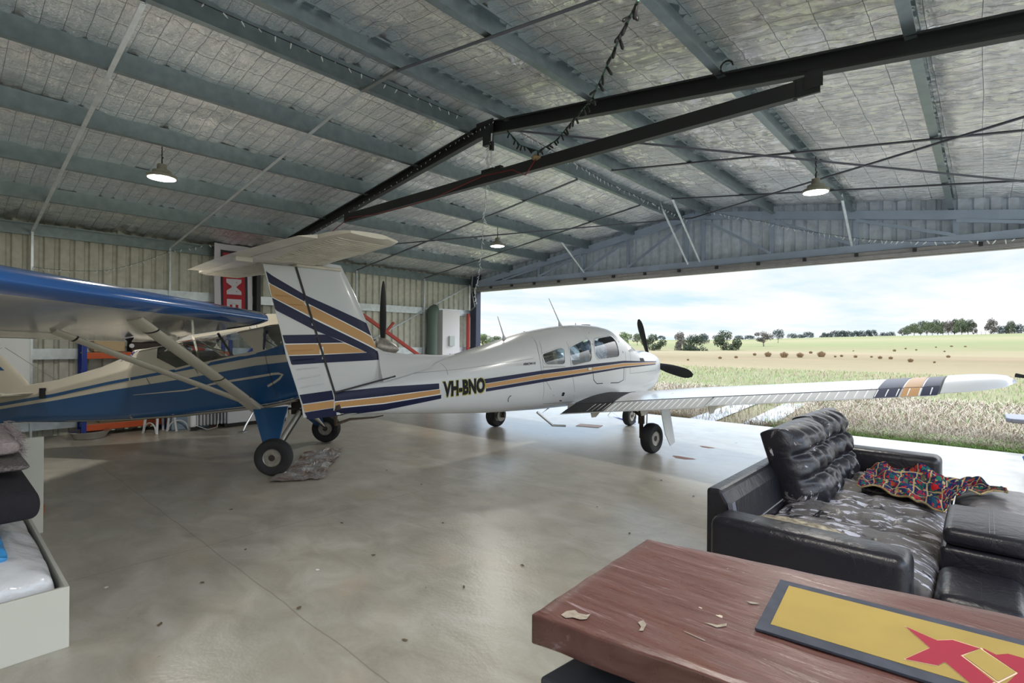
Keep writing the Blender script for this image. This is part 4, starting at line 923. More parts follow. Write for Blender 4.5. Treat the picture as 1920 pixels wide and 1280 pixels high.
# tail skid and tie-down
MB().tube([(0, -4.02, .78), (0, -4.02, .66), (0, -3.85, .70), (0, -3.55, .69), (0, -3.42, .70)], [.028, .022, .014, .010, .006], 8).obj('tail_skid', OIL, A, smooth=True)
m = MB(); m.beam((.03, -4.05, .84), (.07, -4.0, .86), .05, .05); m.obj('rudder_horn', OIL, A)
# wing
ZT = lambda x: .56+.1345*(abs(x)-.6)          # trailing edge height measured on the photo
def asec(x):
    x_ = abs(x); ch = 1.62 if x_ < 2.0 else lerp(1.62, 1.09, (x_-2.0)/3.0)
    if x_ < .9: ch += (.9-x_)*.45
    yt = lerp(-.73, -.70, x_/5); z = ZT(x)+ch*.035; return (x, yt+ch, ch, z)
for s in (-1, 1):
    xs = [s*k for k in (.35, .6, .9, 1.4, 2.0, 2.6, 3.2, 3.8, 4.4, 4.85)]
    WG = wing([asec(x) for x in xs], 0, .80, .145, .022, 20, inc=.035).obj('wing', WPAINT, A, smooth=True, ang=50)
    wing([asec(s*x) for x in (.5, 1.2, 2.0, 2.66)], .805, 1.0, .145, .022, 6, inc=.035, drop=.10).obj('flap', WPAINT, A, smooth=True, ang=50)
    wing([asec(s*x) for x in (2.69, 3.3, 4.0, 4.84)], .79, 1.0, .145, .022, 6, inc=.035, drop=.04).obj('aileron', WPAINT, A, smooth=True, ang=50)
    tip = []
    for k in range(8):
        f = k/7; x, yl, ch, z = asec(s*4.87); q = sqrt(max(0, 1-f**2.6)); tip.append((s*(4.87+.50*f), yl-(1-q)*ch*.42, ch*lerp(.12, 1, q), z+.135*.5*f+.01))
    wing(tip, 0, 1, .15, .022, 16, inc=.035).obj('wing_tip', WPAINT, A, smooth=True, ang=60)
def wtop(x, cf, off=0.):      # point on the upper skin of the wing
    X, yl, ch, z = asec(x); t = .145; th = 5*t*(.2969*sqrt(cf)-.126*cf-.3516*cf*cf+.2843*cf**3-.1015*cf**4); cz = .022*4*cf*(1-cf)+th
    return (X, yl-ch*cf, z+ch*(cz-cf*sin(.035))+off)
def wband(x0, x1, c0, c1, nm, mt, off=.003, drop=0.):
    def fn(a, b): cf = lerp(c0, c1, b); p = wtop(lerp(x0, x1, a), cf, off); return (p[0], p[1], p[2]-drop*(max(0, cf-.80))*1.5)
    return MB().grid(12, 20, fn).obj(nm, mt, A, smooth=True, recalc=False)
def wk(a, b): x = lerp(.50, 1.18-.0*b, a); x = lerp(.50, lerp(.98, 1.22, b), a); return x
def fnw(a, b):
    cf = lerp(.12, .80, b); p = wtop(wk(a, b), cf, .004); return p
MB().grid(10, 20, fnw).obj('wing_walk', WALK, A, smooth=True, recalc=False)
def fnw2(a, b):
    cf = lerp(.81, .99, b); p = wtop(lerp(.52, 1.24, a), cf, .004); return (p[0], p[1], p[2]-.10*(cf-.805)*1.62)
MB().grid(10, 8, fnw2).obj('flap_walk', WALK, A, smooth=True, recalc=False)
for x0, x1, mt, nm in ((4.36, 4.56, NAVY, 'navy_band'), (4.575, 4.71, GOLD, 'gold_band'), (4.725, 4.85, NAVY, 'navy_band')):
    wband(x0, x1, .02, .785, nm, mt); wband(x0, x1, .80, .995, nm, mt, drop=.04)
for k in range(46):
    x = .95+k*.0855
    if abs(x-2.68) < .03: continue
    d = .10 if x < 2.67 else .04; c0 = .805 if x < 2.67 else .79; pp = []
    for t in (.10, .16, .5, .84, .92): cf = lerp(c0, 1, t); p = wtop(x, cf, .0); pp.append((p[0], p[1], p[2]-d*(cf-c0)*asec(x)[2]))
    MB().tube(pp, [.001, .007, .006, .005, .001], 6).obj('skin_bead', PIN, A, smooth=True)
for x in (1.95, 2.67, 3.2, 3.75, 4.3):
    MB().tube([wtop(x, c, .0005) for c in (.02, .1, .25, .4, .6, .78)], .0016, 4).obj('wing_seam', SEAM, A)
m = MB().grid(30, 1, lambda a, b: wtop(lerp(.5, 4.85, a), lerp(.792, .806, b), .002)); m.obj('hinge_gap', SEAMD, A, recalc=False)
m = MB().grid(30, 1, lambda a, b: wtop(lerp(1.3, 4.8, a), lerp(.0, .03, b), .002)); m.obj('leading_edge_strip', SEAM, A, recalc=False)
for x in (.95, 1.75, 2.68): p = asec(x); m = MB(); m.prism([(x, p[1]-p[2]*.72, p[3]-.05), (x, p[1]-p[2]*.93, p[3]-.05), (x, p[1]-p[2]*.90, p[3]-.17), (x, p[1]-p[2]*.84, p[3]-.17)], (.012, 0, 0)); m.obj('flap_hinge', WTAIL, A)
p = asec(5.35); MB().tube([(5.36, p[1]-.35, p[3]+.07), (5.55, p[1]-.40, p[3]+.04)], [.02, .006], 8).obj('tip_light', BLK, A)
# undercarriage
for s in (-1, 1):
    wl = (s*1.6, 0, .215); o = wheel(A, wl, .215, .165, 'main_wheel')
    G = MB(); G.tube([(s*1.42, .02, .70), (s*1.42, .02, .40)], .048, 12); G.tube([(s*1.42, .02, .42), (s*1.42, .02, .20), (s*1.56, .0, .215)], .032, 10)
    G.obj('gear_leg', OIL, A, smooth=True)
    MB().beam((s*1.47, .08, .26), (s*1.45, .13, .55), .012, .03).obj('torque_link', OIL, A)
    MB().lathe([(.02, 0), (.10, 0), (.10, .02), (.02, .02)], 20, Matrix.Translation((s*1.475, 0, .215)) @ Matrix.Rotation(pi/2, 4, 'Y')).obj('brake_disc', HUBM, A)
    m = MB(); m.prism([(s*1.72, -.02, .74), (s*1.72, .24, .74), (s*1.84, .22, .16), (s*1.83, .10, .12), (s*1.80, .0, .30)], (s*.012, 0, .0)); m.obj('gear_door', WPAINT, A, bevel=.003)
    m = MB(); m.box((s*1.5-.12, -.14, .62), (s*1.5+.14, .24, .72)); m.obj('gear_trunnion', HUBD, A, bevel=.02)
    MB().tube([(s*1.42, .02, .5), (s*1.15, .02, .66)], .022, 8).obj('side_brace', OIL, A)
NW = (.06, 1.93, .185); wheel(A, NW, .185, .14, 'nose_wheel', axis=(1, .08, 0))
MB().tube([(.0, 1.98, .62), (.06, 1.93, .40), (.06, 1.93, .34)], [.045, .04, .035], 12).obj('nose_leg', OIL, A, smooth=True)
m = MB(); m.beam((-.04, 1.93, .185), (-.04, 1.93, .42), .02, .05, up=(0, 1, 0)); m.beam((.16, 1.93, .185), (.16, 1.93, .42), .02, .05, up=(0, 1, 0)); m.box((-.05, 1.90, .40), (.17, 1.96, .44)); m.obj('nose_fork', HUBM, A, bevel=.004)
m = MB(); m.box((.10, 1.6, .50), (.115, 2.3, .70)); m.obj('nose_gear_door', WPAINT, A)
T = thing('tow_bar', 'blue tow bar attached to the nose wheel of the white aircraft', 'tow bar', onX(1190, 790, AB[0]+.06)); o0 = Vector(T.location); e1 = onX(1133, 779, -6.2)-o0
MB().tube([(0, 0, 0), e1*.35], .03, 8).obj('blue_tube', mat('tow_blue', (.04, .06, .42), .4), T); MB().tube([e1*.35, e1*.85], .016, 8).obj('shaft', mat('tow_blue', (.04, .06, .42), .4), T); MB().tube([e1*.8, e1], .02, 8).obj('grip', BLK, T)
MB().tube([e1*.4, e1*.75+Vector((0, 0, .12)), e1*.9], .008, 6).obj('handle_loop', CHROME, T)
# boarding step
MB().tube([(.40, -1.13, .57), (.52, -.92, .37), (.58, -.70, .345)], [.018, .016, .016], 10).obj('boarding_step', CHROME, A, smooth=True)
# propeller and spinner
hub = (0, 2.80, 1.17)
MB().lathe([(.17, 0), (.165, .03), (.145, .12), (.10, .20), (.045, .25), (.001, .262)], 30, Matrix.Translation((0, 2.75, 1.17)) @ Matrix.Rotation(-pi/2, 4, 'X')).obj('spinner', WPAINT, A, smooth=True)
for a in (107, -13, 227): blade(A, hub, R(a), .93, wmax=.10)

# ============================================================ blue and cream high-wing aircraft
BB = (-6.87, 3.42); BTH = R(45); PIT = R(10.8)
B = thing('airplane', 'blue and cream high-wing tailwheel aircraft parked in front of the rack', 'airplane', (BB[0], BB[1], 0), BTH-pi/2)
#       y      zbot  zlong  ztop   w     wtop
BT = [(-4.0, .44, .66, .80, .035, .02), (-3.57, .48, .80, .96, .10, .035), (-3.19, .485, .90, 1.03, .16, .05), (-2.6, .50, 1.055, 1.21, .26, .08), (-2.06, .53, 1.20, 1.44, .375, .15),
      (-2.045, .532, 1.203, 1.445, .385, .34), (-1.5, .575, 1.30, 1.545, .43, .42), (-.9, .64, 1.42, 1.665, .45, .44), (-.34, .70, 1.50, 1.79, .45, .44), (-.15, .74, 1.50, 1.80, .45, .42), (.0, .78, 1.48, 1.68, .44, .38), (.12, .82, 1.45, 1.575, .43, .34),
      (.5, .93, 1.40, 1.56, .40, .28), (.85, 1.12, 1.40, 1.58, .34, .2), (.98, 1.25, 1.42, 1.60, .24, .14)]
def btab(y):
    if y <= BT[0][0]: return BT[0][1:]
    for i in range(len(BT)-1):
        if y <= BT[i+1][0]: t = (y-BT[i][0])/(BT[i+1][0]-BT[i][0]); return tuple(lerp(p, q, t) for p, q in zip(BT[i][1:], BT[i+1][1:]))
    return BT[-1][1:]
def bhw(y, z):
    zb, zl, zt, w, wt = btab(y); r = .10 if y < .1 else .16
    r = min(r, (zl-zb)*.5)
    if z >= zl: t = min(1, (z-zl)/max(zt-zl, 1e-4)); k = .10 if y < -2 else .22; h = lerp(w, wt, t); return h*sqrt(max(0, 1-((t-(1-k))/k)**2)) if t > 1-k else h
    if z < zb+r: t = max(0, (z-zb))/r; return w*(.62+.38*sqrt(max(0, 1-(1-t)**2))) if z > zb+.001 else 0
    return w
BFB = Body([(r[0], r[1], r[3]) for r in BT], bhw, -4.0, .98)
BFB.ends = lambda y: (btab(y)[0], btab(y)[2])
def bp_(u, v, off=.45): return BFB.px(u, v, BB, BTH, off)
BW1 = [bp_(293, 672), bp_(331, 641), bp_(357, 661), bp_(362, 683), bp_(330, 692)]
BW1[4] = (BW1[4][0], BW1[4][1]+.005)
BW2 = [bp_(363, 632), bp_(465, 616), bp_(478, 660), bp_(376, 683)]
def bws(c): return -.40 < c[1] < .10 and c[2] > lerp(1.44, 1.56, (c[1]+.40)/.5) and c[2] < btab(c[1])[2]-.015 and not (-.40 < c[1] < -.36)
BLOW = MB()
BFB.shell('fuselage', FABW, B, 240, 70, holes=[lambda c: inpoly(c[1], c[2], BW1) or inpoly(c[1], c[2], BW2), bws])
for P, fr in ((BW1, .03), (BW2, .05)):
    for sd in (1, -1):
        o = BFB.polypatch(P, -.004, (sd,)).obj('window', GLASS if P is BW1 else GLASSD, B, recalc=False)
        BFB.ring(P, fr, .001, (sd,)).obj('window_frame', FABW, o, recalc=False)
for sd in (1, -1):
    BFB.polypatch([(-.385, 1.46), (.08, 1.56), (.0, 1.66), (-.14, 1.77), (-.385, 1.80)], -.006, (sd,)).obj('windscreen_side', GLASSD, B, recalc=False)
m = MB().grid(10, 6, lambda a, b: (lerp(-.40, .40, a), lerp(-.12, .10, b), lerp(1.785, 1.585, b)-.02*(2*a-1)**2)); m.obj('windscreen', GLASSD, B, recalc=False)
# blue lower body and stripes
def bs(T_, B_, nm, mt, off, sides=(1, -1), n=70, rows=8): return BFB.patch([bp_(*p) for p in T_], [bp_(*p) for p in B_], off, sides, n, rows).obj(nm, mt, B, smooth=True, recalc=False)
low_t = [bp_(u, v) for u, v in ((0, 767), (100, 751), (200, 732.8), (350, 709), (480, 685), (548, 677))]; low_t = [(-3.98, low_t[0][1]-.11)]+low_t+[(.5, low_t[-1][1]+.11), (.95, low_t[-1][1]+.16)]
low_b = [(y, btab(y)[0]+.004) for y in [-3.98+i*.0986 for i in range(51)]]
BFB.patch(low_t, low_b, .003, (1, -1), 110, 16).obj('blue_lower_side', TEAL, B, smooth=True, ang=60, recalc=False)
m = MB().grid(60, 6, lambda a, b: (lerp(-1, 1, b)*.66*btab(lerp(-3.98, .95, a))[3], lerp(-3.98, .95, a), btab(lerp(-3.98, .95, a))[0]-.003)); m.obj('blue_belly', TEAL, B, recalc=False)
bs([(0, 755.5), (100, 738), (200, 716), (350, 688), (480, 661.5), (498, 657), (548, 640)], [(0, 761.5), (100, 744), (200, 721.5), (350, 693.5), (480, 669), (548, 663)], 'blue_stripe', TEAL, .0035)
for sd in (1, -1):
    BFB.patch([(-.12, 1.58), (.12, 1.575), (.5, 1.56), (.95, 1.58)], [(-.12, 1.42), (.12, 1.45), (.5, 1.46), (.95, 1.5)], .0035, (sd,)).obj('blue_cowl_top', TEAL, B, recalc=False)
m = MB().grid(10, 6, lambda a, b: (lerp(-1, 1, b)*btab(lerp(.12, .97, a))[4]*.98, lerp(.12, .97, a), btab(lerp(.12, .97, a))[2]+.003)); m.obj('cowl_deck', TEAL, B, recalc=False)
bs([(250, 740), (350, 730), (400, 717.5), (480, 704), (512, 699)], [(250, 740.6), (350, 732.5), (400, 721), (480, 708.5), (512, 703)], 'cream_pinstripe', FABW, .0055, (1,), 50, 2)
P = [bp_(*p) for p in ((508, 701), (522, 700), (530, 702), (524, 710), (514, 717), (502, 724))]; m = BFB.line(P, .028, .0056, (1,)); m.obj('cream_hook_stripe', FABW, B, recalc=False)
for L_ in (((350, 645), (362, 690)), ((480, 606), (497, 662), (503, 690), (520, 745)), ((362, 685), (372, 700)), ((275, 708), (283, 722)), ((298, 742), (318, 784))):
    BFB.line([bp_(*p) for p in L_], .007, .0065, (1,)).obj('panel_seam', SEAMD, B, recalc=False)
a, b = bp_(224, 681), bp_(256, 668); BFB.text('Piper', a[0], a[1], b[0], b[1], .10, .006, .006, .5).obj('script_lettering', mat('script_blue', (.03, .05, .35), .4), B, recalc=False)
# cabin inside
m = MB(); m.box((-.38, -1.9, .80), (.38, .1, .82)); m.obj('cabin_floor', BLK, B)
m = MB(); m.box((-.36, -.02, 1.25), (.36, .06, 1.55)); m.obj('instrument_panel', BLKM, B, bevel=.03)
for x in (-.19, .19): m = MB(); m.box((x-.17, -.95, .82), (x+.17, -.5, 1.02)); m.beam((x, -.93, 1.02), (x, -1.03, 1.36), .34, .08, up=(0, 1, 0)); m.obj('cabin_seat', GREYF, B, bevel=.03)
m = MB(); m.box((-.36, -1.75, 1.0), (.36, -1.28, 1.42)); m.obj('baggage', BLKM, B, bevel=.06)
MB().tube([(.0, -.55, 1.36), (.06, -.50, 1.70)], .015, 6).obj('cabin_tube', RBLUE, B); MB().tube([(-.3, -.95, 1.30), (-.3, -.62, 1.70)], .02, 6).obj('cabin_tube', RBLUE, B); MB().tube([(.3, -.80, 1.35), (.3, -1.0, 1.66)], .015, 6).obj('cabin_tube', BLK, B)
# wing, pitched with the body
def bw(s, cf, zf_): # point at span s, chord fraction, height above chord line as fraction of chord
    ch = 1.60; a0 = -.34; z0 = 1.83+.022*abs(s); x = cf*ch; zz = zf_*ch
    return (s, a0-x*cos(PIT)+zz*sin(PIT)*-1, z0-x*sin(PIT)+zz*cos(PIT))
def usa(n=16, c0=0., c1=1.):
    def top(x): return .005+.30*sqrt(x)*(1-x)*.86+.012*(1-x) if x > 0 else 0.0
    def bot(x): return -.030*sqrt(min(x, .12)/.12)*(1-x)
    xs = [lerp(c0, c1, .5-.5*cos(pi*i/n)) for i in range(n+1)]
    P = [(x, top(x) if x < 1 else 0) for x in xs]+[(x, bot(x)-(.001 if x == 1 else 0)) for x in reversed(xs)]
    return P if c0 > 0 else P[:-1]
for sd in (1, -1):
    ss = [sd*k for k in (.36, 1., 1.8, 2.6, 3.4, 4.0)]; tips = [(4.15, .0, 1), (4.3, .03, .97), (4.42, .10, .85), (4.48, .25, .55)]
    def secw(c0, c1, s_): return [bw(s_, cx, cz) for cx, cz in usa(16, c0, c1)]
    m = MB().loft([secw(.10, 1, s_) for s_ in ss]+[[bw(sd*t[0], lerp(.5, cx, t[2]), cz*t[2]) for cx, cz in usa(16, .10, 1)] for t in tips])
    m.obj('wing', WINGU, B, smooth=True, ang=40)
    m = MB().loft([secw(0, .101, s_) for s_ in ss[:1]+ss]+[[bw(sd*t[0], lerp(.5, cx, t[2]), cz*t[2]) for cx, cz in usa(16, 0, .101)] for t in tips[:3]])
    m.obj('leading_edge', BLUEG, B, smooth=True, ang=40)
    m = MB().loft([[bw(sd*.35, cx*1, cz*.95) for cx, cz in usa(16, 0, .3)], [bw(sd*.47, cx, cz*1.03) for cx, cz in usa(16, 0, .3)]]); m.obj('wing_root_cap', FABW, B, smooth=True)
    MB().tube([bw(sd*.47, cx, cz*1.06) for cx, cz in usa(16, 0, .3)[10:]], .008, 5).obj('root_gasket', BLK, B)
    m = MB().grid(20, 1, lambda a, b: Vector(bw(sd*lerp(2.0, 4.2, a), lerp(.775, .785, b), -.0085))+Vector((0, 0, -.002))); m.obj('aileron_gap', SEAM, B, recalc=False)
    for s_ in (1.0, 3.3): 
        p = Vector(bw(sd*s_, .80, -.01)); m = MB(); m.prism([p, p+Vector((0, -.09, -.02)), p+Vector((0, -.04, -.07))], (.02, 0, 0)); m.obj('aileron_horn', BLK, B)
    f0 = Vector((sd*.42, -.40, .68)); fj = f0+Vector((sd*.16, -.03, .10)); ft = Vector(bw(sd*2.3, .27, -.02)); rt = Vector(bw(sd*2.3, .72, -.012))
    def strut(p, q, w, t, nm, mtl=FABW):
        p, q = Vector(p), Vector(q); d = (q-p).normalized(); fw = Vector((0, 1, .1)); fw = (fw-d*fw.dot(d)).normalized(); up_ = d.cross(fw); rings = []
        for c in (p, q): rings.append([c+fw*(w/2*cos(a))+up_*(t/2*sin(a)) for a in [2*pi*k/14 for k in range(14)]])
        return MB().loft(rings).obj(nm, mtl, B, smooth=True, ang=60)
    strut(f0, ft, .155, .05, 'front_strut'); strut(fj+Vector((0, -.03, 0)), rt, .105, .04, 'rear_strut')
    m = MB(); m.prism([f0+Vector((0, .07, -.02)), fj+(ft-fj)*.05+Vector((.0, .05, 0)), fj+(rt-fj)*.06+Vector((0, -.06, 0)), f0+Vector((0, -.10, -.01))], (sd*.02, 0, -.02)); m.obj('strut_fairing', FABW, B, bevel=.008)
    for c, w in ((fj.lerp(ft, .10), .16), (f0.lerp(ft, .42), .16), (fj.lerp(rt, .05), .11), (f0.lerp(ft, .90), .16), (fj.lerp(rt, .92), .11)):
        d = ((ft if w > .11 else rt)-f0).normalized(); strut(c-d*.008, c+d*.008, w, .056 if w > .11 else .045, 'strut_band', BLK)
# tail
TH = lambda t: {0: 0, .02: .6, .08: .85, .2: 1, .4: 1, .7: .8, 1.0: .3}[t]
slab([(.85, -4.35, -3.42), (.97, -4.42, -3.57), (1.1, -4.5, -3.68), (1.37, -4.60, -3.95), (1.6, -4.62, -4.12), (1.8, -4.6, -4.28), (1.9, -4.55, -4.42)], .03, 'fin', FABW, .8, 1.9, .6, parent=B)
m = MB(); 
for sd in (1, -1): m.v += [(sd*.029, -3.86, 1.15), (sd*.029, -4.3, 1.15), (sd*.026, -4.3, 1.5), (sd*.027, -4.06, 1.32)]; n = len(m.v); m.face((n-4, n-3, n-2, n-1))
m.obj('fin_blue_flash', TEAL, B, recalc=False)
for sd in (1, -1):
    wing([(sd*.05, -3.42, 1.0, .86), (sd*.5, -3.5, .9, .87), (sd*1.0, -3.66, .72, .88), (sd*1.3, -3.8, .5, .885), (sd*1.4, -3.95, .25, .89)], 0, 1, .05, 0, 8, inc=.1).obj('stabiliser', FABW, B, smooth=True, ang=50)
    MB().tube([(sd*.09, -3.48, .85), (sd*.5, -3.5, .87)], .02, 8).obj('stabiliser_spar', FABW, B)
    MB().tube([(sd*.02, -3.9, 1.45), (sd*.95, -3.9, .9)], .004, 5).obj('brace_wire', CHROME, B)
m = MB().tube([(.155, -3.28, .80), (.155, -3.28, .93)], .035, 10); m.obj('trim_slot', BLKM, B)
wheel(B, (0, -4.25, .09), .09, .06, 'tail_wheel'); MB().beam((0, -3.8, .46), (0, -4.25, .20), .04, .015).obj('tail_spring', CHROME, B)
m = MB(); m.beam((.03, -4.25, .09), (.03, -4.25, .21), .008, .03, up=(0, 1, 0)); m.beam((-.03, -4.25, .09), (-.03, -4.25, .21), .008, .03, up=(0, 1, 0)); m.obj('tail_fork', CHROME, B)
# main gear
for sd in (1, -1):
    wheel(B, (sd*1.02, -.0, .215), .215, .16, 'main_wheel')
    m = MB(); m.prism([(sd*.50, -.46, .71), (sd*.50, -.02, .745), (sd*.93, .0, .26), (sd*.93, -.13, .26)], (sd*.03, 0, .0)); m.obj('gear_fairing', TEAL, B, bevel=.012)
    MB().tube([(sd*.95, -.02, .24), (sd*1.0, 0, .215)], .03, 10).obj('axle', CHROME, B)
    MB().tube([(sd*.02, -.05, .62), (sd*.62, -.02, .42), (sd*.93, -.02, .25)], .028, 10).obj('shock_strut', FABW, B, smooth=True)
    MB().tube([(sd*.05, .0, .60), (sd*.93, .0, .235)], .012, 6).obj('brake_line', BLK, B)
m = MB(); m.box((-.06, -.15, .58), (.06, .05, .78)); m.obj('shock_mount', HUBD, B)
m = MB(); m.box((.44, -.5, .70), (.52, .12, .72)); m.obj('gear_gasket', BLK, B, bevel=.008)
MB().tube([(.44, -.46, .70), (.53, -.54, .50), (.54, -.56, .44)], .014, 8).obj('boarding_step', CHROME, B, smooth=True); m = MB(); m.box((.44, -.62, .415), (.60, -.53, .43)); m.obj('step_tread', CHROME, B, bevel=.004)
# spinner and propeller
MB().lathe([(.13, 0), (.125, .06), (.10, .15), (.05, .24), (.001, .28)], 28, Matrix.Translation((0, 1.0, 1.50)) @ Matrix.Rotation(-pi/2-.17, 4, 'X')).obj('spinner', HUBM, B, smooth=True)
for a in (92, 272): blade(B, (0, 1.05, 1.50), R(a), .90, wmax=.07, nm='propeller_blade', pitch=22)

# ============================================================ sofa group
def cushion(nm, parent, x0, x1, y0, y1, z0, z1, mt, tuft=(), crown=.04, lean=None, n=26, ex=.35, wr=.006, seed=0):
    """puffy tufted cushion; tuft = (u, v) dimples on the top face"""
    rings = []; K = n
    def P(a, b, c):     # a,b in [-1,1] over x,y; c -1..1 over z
        f = (1-abs(a)**5)*(1-abs(b)**5); x = lerp(x0, x1, (a+1)/2); y = lerp(y0, y1, (b+1)/2); zt = z1-crown*(1-f)-.0; zb = z0+.02*(1-f)
        z = lerp(zb, zt, (c+1)/2)
        if c > 0:
            for tu, tv in tuft:
                d2 = ((a-tu)/.22)**2+((b-tv)/.22)**2; z -= .045*math.exp(-d2)*c
                z -= .016*math.exp(-((a-tu)/.05)**2)*c*(1 if abs(b) < .96 else 0)
                z -= .010*math.exp(-((b-tv)/.05)**2)*c
            z += wr*mn.noise(Vector((x*14+seed, y*14, 2)))*c*2
        s = 1-.05*(1-sqrt(max(0, 1-c*c*.8)))*1.2
        v = Vector((lerp((x0+x1)/2, x, s), lerp((y0+y1)/2, y, s), z))
        return lean @ v if lean else v
    m = MB(); N_ = n
    m.grid(N_, N_, lambda a, b: P(2*a-1, 2*b-1, 1)); m.grid(N_, N_, lambda a, b: P(2*a-1, 1-2*b, -1))
    for f in (lambda a, c: P(2*a-1, -1, c*2-1), lambda a, c: P(1-2*a, 1, c*2-1), lambda a, c: P(1, 2*a-1, c*2-1), lambda a, c: P(-1, 1-2*a, c*2-1)): m.grid(N_, 6, f)
    o = m.obj(nm, mt, parent, smooth=True, ang=None, recalc=False)
    bm = bmesh.new(); bm.from_mesh(o.data); bmesh.ops.remove_doubles(bm, verts=bm.verts, dist=.002); bmesh.ops.recalc_face_normals(bm, faces=bm.faces); bm.to_mesh(o.data); bm.free()
    for p in o.data.polygons: p.use_smooth = True
    sb = o.modifiers.new('s', 'SUBSURF'); sb.levels = 1; sb.render_levels = 1; return o
def rbox(nm, parent, a, b, mt, r=.05, seg=4):
    o = MB().box(a, b).obj(nm, mt, parent); bv = o.modifiers.new('b', 'BEVEL'); bv.width = r; bv.segments = seg
    for p in o.data.polygons: p.use_smooth = True
    return o
T = thing('sofa', 'large worn black leather corner sofa with peeling tufted cushions', 'sofa', (-.75, 4.4, 0)); ox, oy = -.75, 4.4
def s_(x, y, z): return (x-ox, y-oy, z)
SX0, SX1, SY0, SY1 = -1.16, -.20, 2.98, 6.12
rbox('base', T, s_(SX0+.08, SY0+.05, .03), s_(SX1-.02, SY1-.05, .30), LEATH, .02)
rbox('armrest', T, s_(-1.16, SY0, .03), s_(SX1-.04, SY0+.24, .60), LEATH, .055)
rbox('armrest', T, s_(-1.0, 5.72, .03), s_(SX1-.06, 6.0, .62), LEATH, .055)
# exposed back frame at the near end, cushions leaning further along
m = MB(); m.prism([s_(-1.27, 3.22, .03), s_(-1.06, 3.22, .03), s_(-1.06, 3.22, .30), s_(-1.13, 3.22, .61), s_(-1.18, 3.22, .69), s_(-1.27, 3.22, .69)], (0, 2.75, 0)); m.obj('back_frame', LEATH, T, bevel=.02)
m = MB(); m.prism([s_(-1.132, 3.20, .62), s_(-1.06, 3.20, .28), s_(-1.035, 3.20, .28), s_(-1.105, 3.20, .63)], (0, .05, 0)); m.obj('frame_edge_strip', mat('grey_edge', (.12, .125, .16), .5), T)
MB().tube([s_(-1.088, 3.35+.1*k, .44) for k in range(22)], .004, 5).obj('frame_seam', SEAM, T)
TF = [(-.5, -.45), (-.5, .25), (.25, -.45), (.25, .25)]
TF6 = [(-.45, -.5), (-.45, .1), (.3, -.5), (.3, .1)]
cushion('seat_cushion', T, *[v-ox for v in (-1.08, -.17)], *[v-oy for v in (3.20, 4.02)], .27, .46, LEATHP, [(-.35, .0), (.35, .0)], .06, seed=1)
cushion('seat_cushion', T, *[v-ox for v in (-1.08, -.17)], *[v-oy for v in (4.02, 4.86)], .27, .47, LEATHP, [(-.45, -.05), (.0, -.05), (.45, -.05)], .06, seed=2)
cushion('seat_cushion', T, *[v-ox for v in (-1.08, -.17)], *[v-oy for v in (4.87, 5.74)], .27, .46, LEATHP, [(-.35, 0), (.35, 0)], .06, seed=3)
def leanM(px, py, pz, an): return Matrix.Translation((px-ox, py-oy, pz)) @ Matrix.Rotation(an, 4, 'Y')
b1 = leanM(-1.10, 4.62, .42, R(72)); 
cushion('back_cushion', T, -.52, .14, -.43, .43, -.02, .32, LEATHB, [(-.35, -.5), (-.35, .0), (-.35, .5), (.2, -.5), (.2, .0), (.2, .5)], .15, lean=b1, n=34, wr=.012, seed=4)
b2 = leanM(-1.09, 5.42, .42, R(76)) @ Matrix.Rotation(R(5), 4, 'X')
cushion('back_cushion', T, -.54, .14, -.38, .36, -.02, .29, LEATHB, [(-.35, -.5), (-.35, .0), (-.35, .5), (.2, -.5), (.2, .0), (.2, .5)], .14, lean=b2, n=34, wr=.012, seed=9)
# chaise section to the right
rbox('chaise_base', T, s_(-.15, 4.52, .03), s_(1.1, 5.85, .30), LEATH, .03)
cushion('chaise_cushion', T, *[v-ox for v in (-.16, .52)], *[v-oy for v in (4.50, 5.86)], .27, .46, mat('grey_leather', (.095, .085, .085), .42, bump=.4, bscale=14), [(.3, -.35), (.3, .35)], .07, seed=5)
cushion('chaise_cushion', T, *[v-ox for v in (.53, 1.15)], *[v-oy for v in (4.50, 5.86)], .27, .46, LEATHP, [(0, 0)], .06, seed=6)
T2 = thing('console_box', 'black leather console box with a shiny padded lid beside the sofa seat', 'storage box', (.0, 3.97, 0))
rbox('body', T2, (-.17, -.31, .02), (.30, .33, .50), LEATH, .03); rbox('lid', T2, (-.16, -.30, .50), (.25, .31, .60), LEATH, .04)
for x in (.03, .05): MB().tube([(x, -.26, .601), (x, .27, .601)], .0015, 5).obj('lid_stitching', SEAM, T2)
T3 = thing('footstool', 'low black leather footstool block in front of the console box', 'footstool', (.0, 3.36, 0))
rbox('body', T3, (-.17, -.22, .02), (.17, .26, .43), LEATH, .06); MB().tube([(.0, -.14, .430), (.0, .19, .430)], .0015, 5).obj('stitching', BLK, T3)
# pillow
def pil(a, b): 
    x, y = 2*a-1, 2*b-1; h = .06*(1-x**4)*(1-y**4)+.004*mn.noise(Vector((x*5, y*5, 0))); k = 1-.08*(1-abs(x))*(abs(y)**3)*-1
    return (-.82+x*.26, 3.40+y*.17, .475+h)
o = MB().grid(20, 16, pil).grid(20, 16, lambda a, b: Vector(pil(a, b))*1-Vector((0, 0, 2*(pil(a, b)[2]-.475)-.0))).obj('pillow', mat('patterned_cream', (.46, .40, .27), .9, col2=(.10, .08, .07), vscale=26), smooth=True, recalc=False)
tag(o, 'small cream patterned pillow tucked on the near sofa seat', 'pillow')
